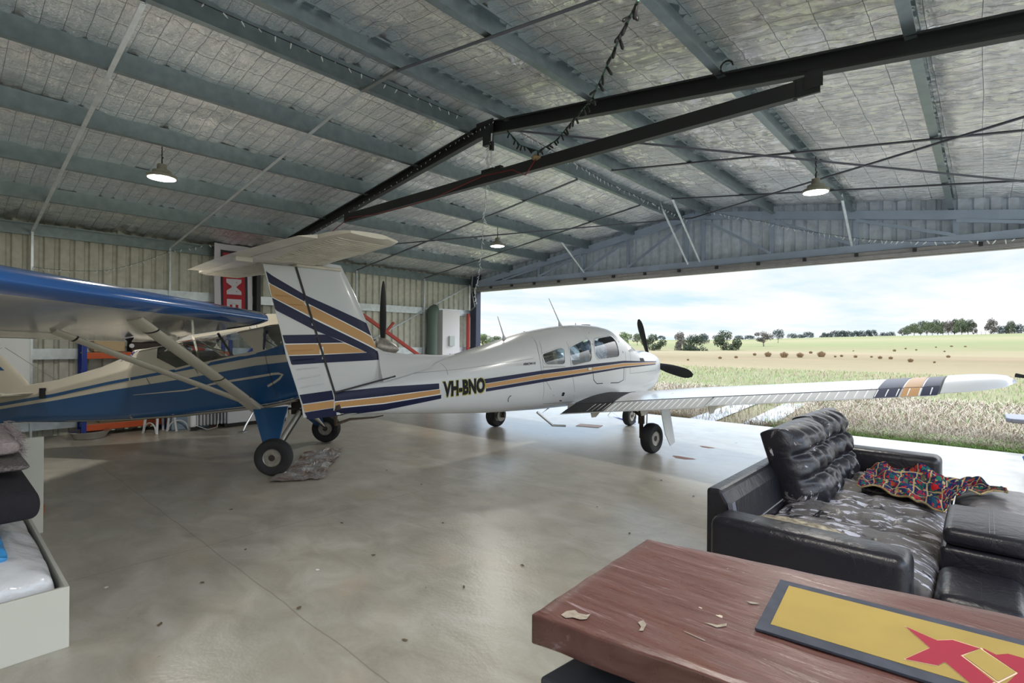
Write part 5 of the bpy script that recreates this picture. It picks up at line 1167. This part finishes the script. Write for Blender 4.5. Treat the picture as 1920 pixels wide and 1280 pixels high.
# crocheted blanket
pts = []
TE_ = [(1630, 878), (1668, 873), (1722, 880), (1775, 893), (1838, 905), (1888, 924)]; BE_ = [(1606, 912), (1655, 922), (1705, 936), (1765, 958), (1812, 922), (1888, 929)]
def pl_(L_, a): k = min(int(a*5), 4); f = a*5-k; return (lerp(L_[k][0], L_[k+1][0], f), lerp(L_[k][1], L_[k+1][1], f))
def bl(a, b):
    t_, b_ = pl_(TE_, a), pl_(BE_, a); p = onZ(lerp(b_[0], t_[0], b), lerp(b_[1], t_[1], b), .49)
    z = .487+.07*abs(mn.noise(Vector((p.x*6, p.y*6, 5))))+.045*max(0, sin(a*19+b*6))*(.4+b*.6)*(1-.3*a)
    return (p.x+.02*mn.noise(Vector((a*9, b*5, 1))), p.y+.03*mn.noise(Vector((a*9, b*5, 4))), z)
m = MB().grid(90, 60, bl); me = m.mesh('blanket', CRO, True, None, False); uvl = me.uv_layers.new(name='UVMap')
for p in me.polygons:
    for li in p.loop_indices: v = me.loops[li].vertex_index; i, j = v % 91, v//91; uvl.data[li].uv = (i/90*10.0, j/60*5.0)
o = bpy.data.objects.new('crocheted_blanket', me); C.objects.link(o); sl = o.modifiers.new('s', 'SOLIDIFY'); sl.thickness = .012
tag(o, 'colourful crocheted square blanket crumpled over the sofa seats', 'blanket')
# red tub at the right edge
c = onZ(1936, 1075, .32); T = thing('plastic_tub', 'red plastic tub beside the footstool at the right edge', 'tub', (c.x, c.y, 0))
MB().lathe([(.001, .0), (.13, .0), (.145, .02), (.185, .30), (.20, .305), (.20, .325), (.178, .325), (.14, .03), (.001, .02)], 36).obj('shell', mat('tub_red', (.30, .02, .02), .35), T, smooth=True, ang=40)
MB().tube([(-.2, -.05, .31), (-.235, 0, .30), (-.2, .05, .31)], .012, 8).obj('handle', mat('tub_red', (.3, .02, .02)), T)
# things just entering the frame on the right
T = thing('duffel_bag', 'blue fabric bag on the slab at the right edge', 'bag', onZ(1936, 893, 0)); BLF = mat('blue_fabric', (.03, .09, .38), .7, bump=.6, bscale=9)
MB().tube([(-.06, 0, .13), (0, 0, .15), (.2, .0, .15), (.5, 0, .15), (.56, 0, .13)], [.10, .15, .155, .15, .1], 20).obj('body', BLF, T, smooth=True)
MB().tube([(0, 0, .28), (.08, -.02, .36), (.35, -.02, .36), (.45, 0, .28)], .014, 8).obj('strap', BLF, T)
c = onD(1885, 780, 8.6); T = thing('trestle_table', 'end of a grey outdoor tabletop entering at the right edge', 'table', (c.x, c.y, -.08)); GT = mat('table_grey', (.17, .165, .19), .6)
m = MB(); m.prism([(0, -.3, c.z+.02), (.06, -.42, c.z+.02), (1.6, -.42, c.z+.02), (1.6, .4, c.z+.02), (.06, .4, c.z+.02), (0, .3, c.z+.02)], (0, 0, .07)); m.obj('top', GT, T, bevel=.015)
for x in (.55, 1.5):
    for y in (-.3, .3): MB().tube([(x, y, .0), (x, y, c.z+.03)], .025, 8).obj('leg', GT, T)

# ============================================================ timber bar table and mat
TZ = 1.03; k0 = onZ(995, 1150, TZ); k1 = onZ(1212, 1009, TZ); k2 = onZ(1920, 1157, TZ); k3 = onZ(1372, 1280, TZ)
ea = (k2-k1); ea.z = 0; ea.normalize(); eb = (k1-k0); eb.z = 0
T = thing('bar_table', 'thick dark red timber slab bar table with chips and scratches', 'table', (k0.x, k0.y, 0)); o0 = Vector((k0.x, k0.y, 0))
en = (k3-k0); en.z = 0; en.normalize(); Lg = 1.9
q0 = Vector((0, 0, 0)); q1 = eb; q2 = eb+ea*Lg; q3 = en*Lg
nx, ny = 60, 20; m = MB()
def slabp(a, b, z): p = (q0.lerp(q3, a)).lerp(q1.lerp(q2, a), b); w = .004*mn.noise(Vector((a*14, b*9, z*3))); return Vector((p.x+w, p.y+w*2, z+.0015*mn.noise(Vector((a*22, b*9, 0)))))
m.grid(nx, ny, lambda a, b: slabp(a, b, TZ)); m.grid(nx, ny, lambda a, b: slabp(a, 1-b, TZ-.062))
m.grid(nx, 3, lambda a, c: slabp(a, 0, lerp(TZ-.062, TZ, c))); m.grid(nx, 3, lambda a, c: slabp(1-a, 1, lerp(TZ-.062, TZ, c)))
m.grid(ny, 3, lambda a, c: slabp(1, a, lerp(TZ-.062, TZ, c))); m.grid(ny, 3, lambda a, c: slabp(0, 1-a, lerp(TZ-.062, TZ, c)))
o = m.obj('slab_top', JAR, T, smooth=True, ang=30, recalc=False)
bm = bmesh.new(); bm.from_mesh(o.data); bmesh.ops.remove_doubles(bm, verts=bm.verts, dist=.0015); bmesh.ops.recalc_face_normals(bm, faces=bm.faces); bm.to_mesh(o.data); bm.free(); o.modifiers.new('b', 'BEVEL').width = .004
BSE = mat('base_slate', (.045, .048, .058), .6, var=.3, vscale=12)
c0 = onZ(1012, 1268, .93)-o0; c0.z = 0; c1 = q0.lerp(q1, .80)+ea*.12
m = MB(); m.prism([c0, c0+en*.42, c1+ea*.42, c1], (0, 0, .93)); m.prism([c1, c1+ea*.42, c0.lerp(c1, .35)+ea*.42, c0.lerp(c1, .35)], (0, 0, TZ-.063)); m.obj('base_cabinet', BSE, T, bevel=.006)
c0 = q0.lerp(q1, .12)+en*1.35; c1 = q0.lerp(q1, .80)+ea*1.35; m = MB(); m.prism([c0, c0+en*.3, c1+ea*.3, c1], (0, 0, TZ-.063)); m.obj('base_cabinet', BSE, T, bevel=.006)
CHIPM = mat('bare_chip', (.34, .29, .23), .8, var=.4, vscale=60)
def chip(L_, nm='paint_chip', mt=CHIPM): 
    m = MB(); m.v = [tuple(onZ(u, v, TZ+.0022)-o0) for u, v in L_]; m.face(range(len(L_))); m.obj(nm, mt, T, recalc=False)
chip([(1052, 1152), (1062, 1145), (1078, 1143), (1085, 1149), (1100, 1152), (1108, 1150), (1100, 1160), (1088, 1161), (1074, 1157), (1060, 1158)]); chip([(1196, 1166), (1206, 1162), (1212, 1170), (1206, 1182), (1198, 1182), (1202, 1174)])
chip([(1320, 1166), (1345, 1171), (1363, 1168), (1362, 1173), (1344, 1176)]); chip([(1400, 1126), (1412, 1128), (1424, 1130), (1420, 1132), (1406, 1131)]); chip([(1282, 1182), (1322, 1199), (1322, 1201), (1284, 1184)])
a = onZ(1463, 1091, TZ); b = onZ(1415, 1183, TZ); c = onZ(1920, 1207, TZ); mx_ = (c-a).normalized(); my_ = b-a
MT = thing('bar_mat', 'yellow bar mat with dark border and red X lettering on the table', 'bar mat', (a.x, a.y, TZ+.002), group=None); o0 = Vector((a.x, a.y, TZ+.002))
def mt_(x, y, z=0.): return mx_*x+my_*y+Vector((0, 0, z))
m = MB(); m.prism([mt_(0, 0), mt_(0, 1), mt_(.93, 1), mt_(.93, 0)], (0, 0, .005)); m.obj('border', MATB, MT, bevel=.001)
m = MB(); m.prism([mt_(.022, .10, .005), mt_(.022, .88, .005), mt_(.908, .88, .005), mt_(.908, .10, .005)], (0, 0, .0008)); m.obj('field', YEL, MT)
def mpx(u, v, dz=0.): p = onZ(u, v, TZ+.008); return p-o0+Vector((0, 0, dz))
def mpoly(L_, nm, mt, dz): m = MB(); m.v = [tuple(mpx(u, v, dz+.0010)) for u, v in L_]; m.face(range(len(L_))); m.obj(nm, mt, MT, recalc=False)
# the partly seen red X letters with pale outline
XA = [(1698, 1175), (1757, 1201), (1786, 1200), (1837, 1216), (1801, 1229), (1864, 1279), (1858, 1282), (1820, 1282), (1772, 1241), (1758, 1248), (1697, 1236), (1744, 1215)]
XB = [(1842, 1215), (1868, 1228), (1890, 1226), (1925, 1236), (1925, 1285), (1884, 1285), (1909, 1262), (1845, 1219)]
cX = lambda P, k: [(sum(p[0] for p in P)/len(P)+(u-sum(p[0] for p in P)/len(P))*k, sum(p[1] for p in P)/len(P)+(v-sum(p[1] for p in P)/len(P))*k) for u, v in P]
mpoly(cX(XA, 1.035), 'letter_x_outline', PINK, -.0006); mpoly(XA, 'letter_x', REDX, 0); mpoly([(1802, 1229), (1839, 1214), (1910, 1262), (1872, 1281)], 'letter_x_outline', PINK, -.0006); mpoly([(1806, 1230), (1838, 1217), (1905, 1261), (1871, 1278)], 'letter_gap', YEL, .0004)
mpoly(cX(XB, 1.03), 'letter_x_outline', PINK, -.0006); mpoly(XB, 'letter_x', REDX, 0)

# ============================================================ white bed box and bedding at the left
T = thing('bed_box', 'low cream laminate storage bed box at the left foreground', 'bed', (-4.55, .10, 0))
X0, X1, Y0, Y1 = -5.70+4.55, -3.48+4.55, -.75-.10, .49-.10
m = MB(); m.box((X1-.02, Y0, 0), (X1, Y1, .31)); m.obj('front_panel', LAMW, T, bevel=.002)
m = MB(); m.box((X0, Y1-.018, 0), (X1-.02, Y1, .31)); m.obj('side_panel', LAMW, T, bevel=.002)
m = MB(); m.box((X0, Y0, 0), (X1-.02, Y0+.018, .31)); m.obj('side_panel', LAMW, T, bevel=.002)
m = MB(); m.box((X0, Y0, 0), (X0+.03, Y1+.14, .78)); m.obj('head_panel', LAMW, T, bevel=.003)
m = MB(); m.box((X0+.03, Y0+.02, .02), (X1-.02, Y1-.02, .04)); m.obj('base_board', LAMW, T)
m = MB(); m.box((X1-.022, -.2, .30), (X1-.018, -.1, .305)); m.obj('edge_chip', BLK, T)
def lump(nm, mt, x0, x1, y0, y1, z0, z1, lb, cat, seed=0, crown=.06, wr=.02):
    o = cushion(nm, None, x0, x1, y0, y1, z0, z1, mt, [], crown, n=24, wr=wr, seed=seed); tag(o, lb, cat); return o
lump('wrapped_mattress', PLAS, -5.2, -3.60, -.60, .455, .045, .44, 'white bedding wrapped in clear plastic inside the bed box', 'bedding', 3, .09, .02)
lump('plastic_bag', LBL, -4.35, -3.80, -.75, .285, .38, .50, 'blue and clear plastic bag on the wrapped bedding', 'bag', 5, .05, .03)
lump('black_mattress', GREYF, -5.25, -3.95, -.9, .43, .54, .77, 'black padded cushion with rounded end above the wrapped bedding', 'cushion', 8, .05, .002)
lump('foam_rug', RUGB, -5.3, -4.22, -.9, .41, .775, .84, 'mottled grey folded rug on the black cushion', 'rug', 9, .01, .004)
o = lump('fringed_rug', RUG, -5.35, -4.45, -.9, .385, .84, 1.02, 'pinkish rolled rug with frayed fringe on top of the pile', 'rug', 11, .07, .02)
rnd = random.Random(4); m = MB()
for i in range(260):
    x = rnd.uniform(-5.3, -4.5); p = Vector((x, .365, rnd.uniform(.86, .98))); d = Vector((rnd.uniform(-.3, .3), 1, rnd.uniform(-1.0, .3))).normalized()*rnd.uniform(.03, .08)
    m.tube([p, p+d*.5, p+d+Vector((0, 0, -.015))], [.003, .0022, .001], 3)
f = m.obj('fringe', RUG, o); f['kind'] = 'stuff'
T = thing('clear_jar', 'small clear plastic container beside the black cushion', 'container', Vector((-4.55, .40, .44))); T.location.z = .44
MB().lathe([(.001, .0), (.05, .0), (.06, .13), (.055, .13), (.045, .01), (.001, .01)], 20).obj('shell', glass_mat('clear_plastic', (.85, .87, .88), .12, .1), T, smooth=True)
tag(MB().tube([onZ(74, 938, .02), onZ(82, 950, .05), onZ(80, 962, .02), onZ(76, 968, .01)], .012, 8).obj('orange_hose', mat('orange_hose', (.45, .17, .06), .5), smooth=True), 'short piece of orange hose on the floor beside the bed box', 'hose')
# crumpled foil sheet on the floor by the blue wheel
P = [(505, 905), (545, 872), (580, 848), (612, 838), (645, 838), (632, 862), (606, 878), (618, 895), (560, 903)]
cw = [onZ(u, v, 0) for u, v in ((506, 906), (604, 900), (645, 840), (575, 848))]
def sh(a, b): p = cw[0].lerp(cw[1], a).lerp(cw[3].lerp(cw[2], a), b); w = .05*mn.noise(Vector((a*3, b*5, 2))); z = .012+.035*abs(mn.noise(Vector((a*3.2, b*9, 7))))+.015*abs(mn.noise(Vector((a*12, b*14, 3)))); return (p.x+w, p.y+w, z)
FS = mat('rusty_foil', (.72, .74, .76), .35, .6, col2=(.36, .24, .19), vscale=5, bump=1., bscale=22)
tag(MB().grid(40, 50, sh).obj('foil_sheet', FS, smooth=True, recalc=False), 'crumpled rust-stained foil sheet on the floor beside the blue wheel', 'sheet')
# leaf litter and scraps: small separate things on the floor
LEAF = mat('dry_leaf', (.13, .09, .05), .9); SCR = mat('paper_scrap', (.7, .7, .68), .8)
rnd = random.Random(11)
spots = [(200, 1101, 1), (380, 1092, 0), (432, 955, 0), (595, 1068, 1), (725, 882, 0), (790, 908, 0), (1380, 830, 0), (560, 1140, 0), (700, 1040, 0), (870, 1100, 0), (300, 1170, 0), (1120, 950, 0), (830, 980, 0), (1240, 900, 0), (980, 1060, 0), (640, 980, 0), (1180, 1000, 0), (460, 1030, 0), (1300, 930, 0), (760, 1200, 0)]
for i, (u, v, k) in enumerate(spots):
    p = onZ(u, v, .004); r = .022; n = 7; m = MB(); m.v = [(r*rnd.uniform(.4, 1.2)*cos(2*pi*j/n), r*rnd.uniform(.2, .7)*sin(2*pi*j/n), .004*rnd.random()) for j in range(n)]; m.face(range(n))
    o = m.obj('paper_scrap' if k else 'dry_leaf', SCR if k else LEAF, recalc=False); o.location = p; o.rotation_euler.z = rnd.uniform(0, 6)
    if k: tag(o, 'white paper scrap on the concrete, %s' % ('near the cream bed box' if i == 0 else 'in the middle of the open floor'), 'scrap')
    else: tag(o, 'tiny dry leaf lying on the concrete floor', 'leaf', 'dry leaves on the floor')
PLT = onZ(1105, 798, .003); m = MB(); m.box((-.22, -.15, 0), (.22, .15, .008)); o = m.obj('floor_plate', mat('rust_plate', (.34, .25, .2), .8)); o.location = (PLT.x, PLT.y, 0); o.rotation_euler.z = .3; tag(o, 'flat rusty plate on the slab under the white aircraft', 'plate')
for u, v, s in ((1280, 858, .14), (1325, 838, .10)):
    p = onZ(u, v, .0015); m = MB(); m.v = [(s*(1+.35*sin(3*a))*cos(a), s*.7*(1+.3*cos(2*a))*sin(a), 0) for a in [k*.45 for k in range(14)]]; m.face(range(14)); o = m.obj('dirt_patch', mat('red_dirt', (.36, .20, .14), 1.), recalc=False); o.location = p
    tag(o, 'reddish dirt patch on the slab, %s' % ('nearer the white wheel' if s > .12 else 'further from the white wheel'), 'dirt')

# ============================================================ outdoors
def vh(u): return 640+.00785*(u-960)
OBS = [(500, 640), (900, 640), (1250, 637), (1400, 636.5), (1500, 633.5), (1600, 631), (1700, 629), (1800, 627), (1920, 624.5), (2400, 622)]
def rise(u):
    u = max(500, min(2400, u))
    for i in range(len(OBS)-1):
        if u <= OBS[i+1][0]: v = lerp(OBS[i][1], OBS[i+1][1], (u-OBS[i][0])/(OBS[i+1][0]-OBS[i][0])); return max(.2, vh(u)-v)
RH = 330.
def gz(x, y):
    d = hypot(x, y); f = x*cos(YAW)+y*sin(YAW); dep = -x*sin(YAW)+y*cos(YAW); u = 960+FP*f/dep if dep > 1 else (2400 if f > 0 else 500)
    top = HC+RH*rise(u)/FP*(dep/d if dep > 1 else .8); z0 = -.09
    if d < 26: return z0+.02*mn.noise(Vector((x*.5, y*.5, 0)))*(1 if d > 13 else .4)
    if d <= RH: t = (d-26)/(RH-26); return lerp(z0, top, t**1.55)+.1*mn.noise(Vector((x*.05, y*.05, 0)))*min(1, (d-26)/30)
    return top-(d-RH)*.02
m = MB(); rs = [0.5, 4, 8, 10.5, 11.5, 12.5, 14, 16, 18, 21, 24, 28, 33, 40, 50, 62, 78, 98, 120, 150, 185, 225, 270, 310, RH, RH+30, 420, 700, 1500]; NA = 180
for r in rs:
    for k in range(NA): a = 2*pi*k/NA; x, y = r*cos(a), r*sin(a); m.v.append((x, y, gz(x, y) if r > 12 else -.09))
for i in range(len(rs)-1):
    for k in range(NA): m.face((i*NA+k, i*NA+(k+1) % NA, (i+1)*NA+(k+1) % NA, (i+1)*NA+k))
m.face(range(NA)); o = m.obj('ground', FIELD, smooth=True, recalc=False); tag(o, 'open dry grass paddock rising to a low hill beyond the hangar', 'field'); o['kind'] = 'structure'
def onG(u, v):     # photo point on the rising ground
    d = ray(u, v); lo, hi = 9., 600.; t = lo
    while t < hi:
        p = d*t
        if HC+p.z < gz(p.x, p.y): break
        t *= 1.02
    return Vector((p.x, p.y, gz(p.x, p.y))), t
# pale gravel wheel tracks
GRV = mat('gravel_track', (.44, .45, .48), .8, var=.25, vscale=2.5)
for L_, lb in ((((1385, 797), (1450, 797), (1512, 757), (1470, 757)), 'right gravel wheel track leading out across the grass'), (((1290, 786), (1340, 790), (1420, 757), (1375, 757)), 'left gravel wheel track leading out across the grass')):
    q = [onZ(u, v, -.075) for u, v in L_]; m = MB().grid(6, 16, lambda a, b: q[0].lerp(q[1], a).lerp(q[3].lerp(q[2], a), b)+Vector((0, 0, .012+.01*mn.noise(Vector((a*3, b*9, 0))))))
    tag(m.obj('gravel_track', GRV, smooth=True, recalc=False), lb, 'track')
# grass blades
def blades(n, seed, y0, y1, x0, x1, hmin, hmax, cols, nm, lb, dens=None):
    rnd = random.Random(seed); m = MB()
    for i in range(n):
        f = rnd.random()**1.6; y = lerp(y0, y1, f); w_ = (y-y0)*.9; x = rnd.uniform(x0-w_*.6, x1+w_*.35)
        if dens and not dens(x, y, rnd): continue
        h = rnd.uniform(hmin, hmax)*(1+f*.3); a = rnd.uniform(0, 6.28); lx, ly = cos(a), sin(a); wd = .004+.004*f*2; b = rnd.uniform(.3, 1.1)*h; z = gz(x, y) if hypot(x, y) > 12 else -.09
        n0 = len(m.v); px, py = -ly*wd, lx*wd
        m.v += [(x-px, y-py, z), (x+px, y+py, z), (x+lx*b*.35+px*.7, y+ly*b*.35+py*.7, z+h*.6), (x+lx*b*.35-px*.7, y+ly*b*.35-py*.7, z+h*.6), (x+lx*b, y+ly*b, z+h*rnd.uniform(.6, .95))]
        c = rnd.choice(cols); m.face((n0, n0+1, n0+2, n0+3), c); m.face((n0+3, n0+2, n0+4), c)
    GC = [mat('straw_a', (.36, .29, .215), 1.), mat('straw_b', (.44, .38, .30), 1.), mat('straw_c', (.27, .20, .145), 1.), mat('green_a', (.15, .25, .05), 1.), mat('green_b', (.20, .25, .105), 1.)]
    o = m.obj(nm, GC, recalc=False); tag(o, lb, 'grass', kind='stuff'); return o
qa = [onZ(u, v, -.075) for u, v in ((1280, 790), (1460, 800), (1525, 752), (1375, 752))]
def notrack(x, y, r): return not inpoly(x, y, [(p.x, p.y) for p in qa]) or r.random() < .10
blades(75000, 1, 11.05, 19, -6, 3.2, .08, .24, [0, 1, 1, 2, 0, 2, 0, 4], 'dry_grass', 'long pale dry grass growing just beyond the slab', notrack)
blades(22000, 2, 10.90, 11.6, -3.0, 3.2, .05, .16, [3, 3, 4], 'green_grass', 'short bright green grass strip along the kerb', lambda x, y, r: r.random() < max(.15, (x+4.5)/5))
blades(30000, 3, 15, 36, -13, 4, .06, .15, [4, 3, 4, 0, 2, 4], 'meadow_grass', 'patchy green grass further out in the paddock')
# brown tussocks
tm = MB(); rnd = random.Random(5)
for i in range(420):
    a = rnd.uniform(0, 6.28); r = rnd.random()**.6; h = rnd.uniform(.6, 1)*(1-.35*r); x, y = .25*r*cos(a), .25*r*sin(a); n0 = len(tm.v); t = Vector((-sin(a), cos(a), 0))*.012; b = Vector((x, y, 0)); e_ = Vector((x*1.9, y*1.9, h))
    tm.v += [tuple(b-t), tuple(b+t), tuple(e_+t), tuple(e_-t)]; tm.face((n0, n0+1, n0+2, n0+3))
tme = tm.mesh('tussock', mat('tussock_brown', (.30, .20, .11), 1., var=.4, vscale=4), recalc=False)
ts = [(1415, 667, 14), (1440, 669, 26), (1470, 670, 30), (1500, 670, 26), (1540, 669, 30), (1566, 670, 10), (1578, 669, 12), (1604, 671, 14), (1634, 671, 10), (1650, 673, 16), (1670, 674, 16), (1707, 679, 20), (1752, 681, 10), (1778, 671, 14), (1677, 659, 12), (1698, 655, 8), (1718, 657, 8), (1771, 660, 8), (1784, 651, 10), (1810, 651, 9), (1755, 652, 7), (1520, 663, 14), (1600, 659, 6), (1380, 672, 14), (1350, 673, 14), (1290, 676, 10)]
for u, v, w in ts:
    p, t = onG(u, v); o = bpy.data.objects.new('reed_tussock', tme); C.objects.link(o); o.location = p; s = w/FP*t/1.7; o.scale = (s, s, s*.7); o.rotation_euler.z = u
    tag(o, 'brown reed tussock standing in the open dry paddock', 'tussock', 'brown tussocks in the paddock')
# trees
def treemesh(seed, crown, leafc, dark, nleaf, blobs):
    rnd = random.Random(seed); tr = MB(); lf = MB(); tips = []
    tr.tube([(0, 0, -.05), (.01, 0, .15), (.0, .02, .30)], [.035, .028, .022], 6)
    for i in range(blobs):
        a = 2*pi*i/blobs+rnd.uniform(-.4, .4); r = rnd.uniform(.12, .40)*crown; z = rnd.uniform(.42, .86); c = Vector((r*cos(a), r*sin(a), z)); tips.append((c, rnd.uniform(.13, .21)))
        tr.tube([(0, .01, .20+.1*rnd.random()), c*.55+Vector((0, 0, .08)), c], [.016, .010, .004], 5)
    tips.append((Vector((0, 0, .84)), .2))
    for i in range(nleaf):
        c, rr = rnd.choice(tips); d = Vector((rnd.gauss(0, 1), rnd.gauss(0, 1), rnd.gauss(0, .8))).normalized()*rr*rnd.uniform(.55, 1.0); p = c+d; s = rnd.uniform(.018, .036)
        q = Vector((rnd.gauss(0, 1), rnd.gauss(0, 1), rnd.gauss(0, 1))).normalized(); t1 = q.orthogonal().normalized()*s; t2 = q.cross(t1).normalized()*s*.6; n0 = len(lf.v)
        lf.v += [tuple(p-t1), tuple(p-t2), tuple(p+t1), tuple(p+t2)]; lf.face((n0, n0+1, n0+2, n0+3), 0 if rnd.random() < .7 else 1)
    return tr.mesh('trunk', BARK, True, recalc=False), lf.mesh('foliage', [mat('leaf_%d_a' % seed, leafc, .9), mat('leaf_%d_b' % seed, dark, .9)], recalc=False)
TM = [treemesh(21, 1.0, (.045, .06, .025), (.025, .034, .018), 2600, 9), treemesh(22, 1.1, (.085, .105, .045), (.045, .058, .028), 2600, 10), treemesh(23, .8, (.095, .08, .062), (.05, .045, .038), 1700, 8), treemesh(24, 1.1, (.035, .052, .045), (.022, .034, .032), 2200, 9), treemesh(25, .9, (.13, .17, .065), (.07, .095, .035), 2400, 9)]
BUSH = treemesh(26, .95, (.03, .045, .022), (.02, .028, .015), 3000, 12)
def tree(u, vb, vt, w, kind, dist, lb, group=None, nm='gum_tree'):
    d = ray(u, vb); t = dist; p = Vector((d.x*t, d.y*t, HC+d.z*t)); g = gz(p.x, p.y); h = (vb-vt)/FP*t*1.03; trm, lfm = TM[kind] if kind < 5 else BUSH
    T = thing(nm, lb, 'tree', (p.x, p.y, min(p.z, g)), u*1.7, group); hh = h+max(0, p.z-g); sw = w/FP*t/1.05
    for n_, me in (('trunk', trm), ('foliage', lfm)):
        o = bpy.data.objects.new(n_, me); C.objects.link(o); o.parent = T; o.scale = (sw, sw, hh)
        if nm == 'bush' and n_ == 'foliage': o.location.z = -.35*hh; o.scale = (sw, sw, hh*1.33)
M_ = 'middle distance trees'
for a in ((1168, 653, 622, 40, 4, 95, 'pale green bush seen directly behind the windscreen'), (1225, 668, 628, 48, 0, 90, 'dark green round tree just right of the upright propeller blade'), (1195, 640, 625, 22, 1, 150, 'small tree just left of the upright propeller blade'),
          (1276, 650, 621, 34, 2, 120, 'greyish open tree behind the large dark bush'), (1300, 668, 628, 50, 5, 88, 'large dense dark bush right of the propeller'), (1275, 664, 640, 26, 2, 90, 'sparse grey bush at the left foot of the dark bush'), (1320, 640, 625, 22, 3, 170, 'small grey-green tree directly behind the dark bush'),
          (1362, 662, 621, 54, 0, 92, 'dark spreading tree with flat crown right of the dense bush'), (1432, 650, 622, 40, 2, 130, 'bare-looking greyish tree alone at the left part of the field'), (1459, 641, 618, 20, 3, 180, 'slender tree just right of the bare greyish tree'),
          (905, 648, 626, 40, 4, 110, 'light green tree seen right beside the door jamb'), (930, 646, 630, 34, 1, 120, 'light green tree behind the rear antenna'), (985, 640, 622, 26, 0, 160, 'dark treetop over the white fuselage between the antennas')):
    tree(*a, nm='bush' if 'bush' in a[6] else 'gum_tree')
rnd = random.Random(3)
for i, (u, w, h) in enumerate(((1405, 24, 9), (1485, 16, 10), (1500, 16, 8), (1516, 22, 12), (1545, 16, 10), (1554, 14, 9), (1566, 20, 13), (1580, 22, 13), (1590, 18, 12), (1604, 18, 12), (1614, 16, 12), (1628, 16, 13), (1637, 18, 13), (1657, 14, 8), (1670, 16, 9), (1240, 20, 9), (1345, 18, 10), (1385, 16, 9))):
    vb = 640+.00785*(u-960)-rise(u)+1.2; tree(u, vb, vb-h, w, 3, RH+20, 'small dark gum tree on the far horizon', 'far trees on the horizon')
for i, (u, w, h, k) in enumerate(((1692, 22, 16, 2), (1702, 20, 20, 1), (1714, 24, 24, 1), (1726, 24, 27, 0), (1738, 24, 27, 1), (1748, 24, 26, 1), (1758, 24, 29, 0), (1768, 22, 26, 1), (1778, 24, 28, 2), (1790, 26, 30, 0), (1803, 26, 31, 1), (1815, 24, 28, 0), (1825, 20, 24, 2))):
    vb = 640+.00785*(u-960)-rise(u)+1.5; tree(u, vb, vb-h, w, k, RH-30-(i % 3)*12, 'gum tree standing in the dense grove on the hill', 'grove of gum trees on the hill')
for u, w, h, k, lb in ((1858, 30, 30, 2, 'tall gum tree with wide crown just right of the hill grove'), (1873, 20, 16, 3, 'shorter tree right under the tall hilltop gum'), (1893, 24, 24, 0, 'second gum tree from the right edge on the hill'), (1912, 22, 18, 3, 'gum tree on the hill at the right edge')):
    vb = 640+.00785*(u-960)-rise(u)+1.5; tree(u, vb, vb-h, w, k, RH-30, lb)
T = thing('fence', 'distant wire fence with thin posts beside the hill grove', 'fence', onG(1838, 628)[0]); o0 = Vector(T.location)
for u in (1832, 1840, 1848, 1856): p, t = onG(u, 628.5); m = MB(); m.beam(p-o0, p-o0+Vector((0, 0, 1.6)), .12, .12, up=(0, 1, 0)); m.obj('post', BARK, T)
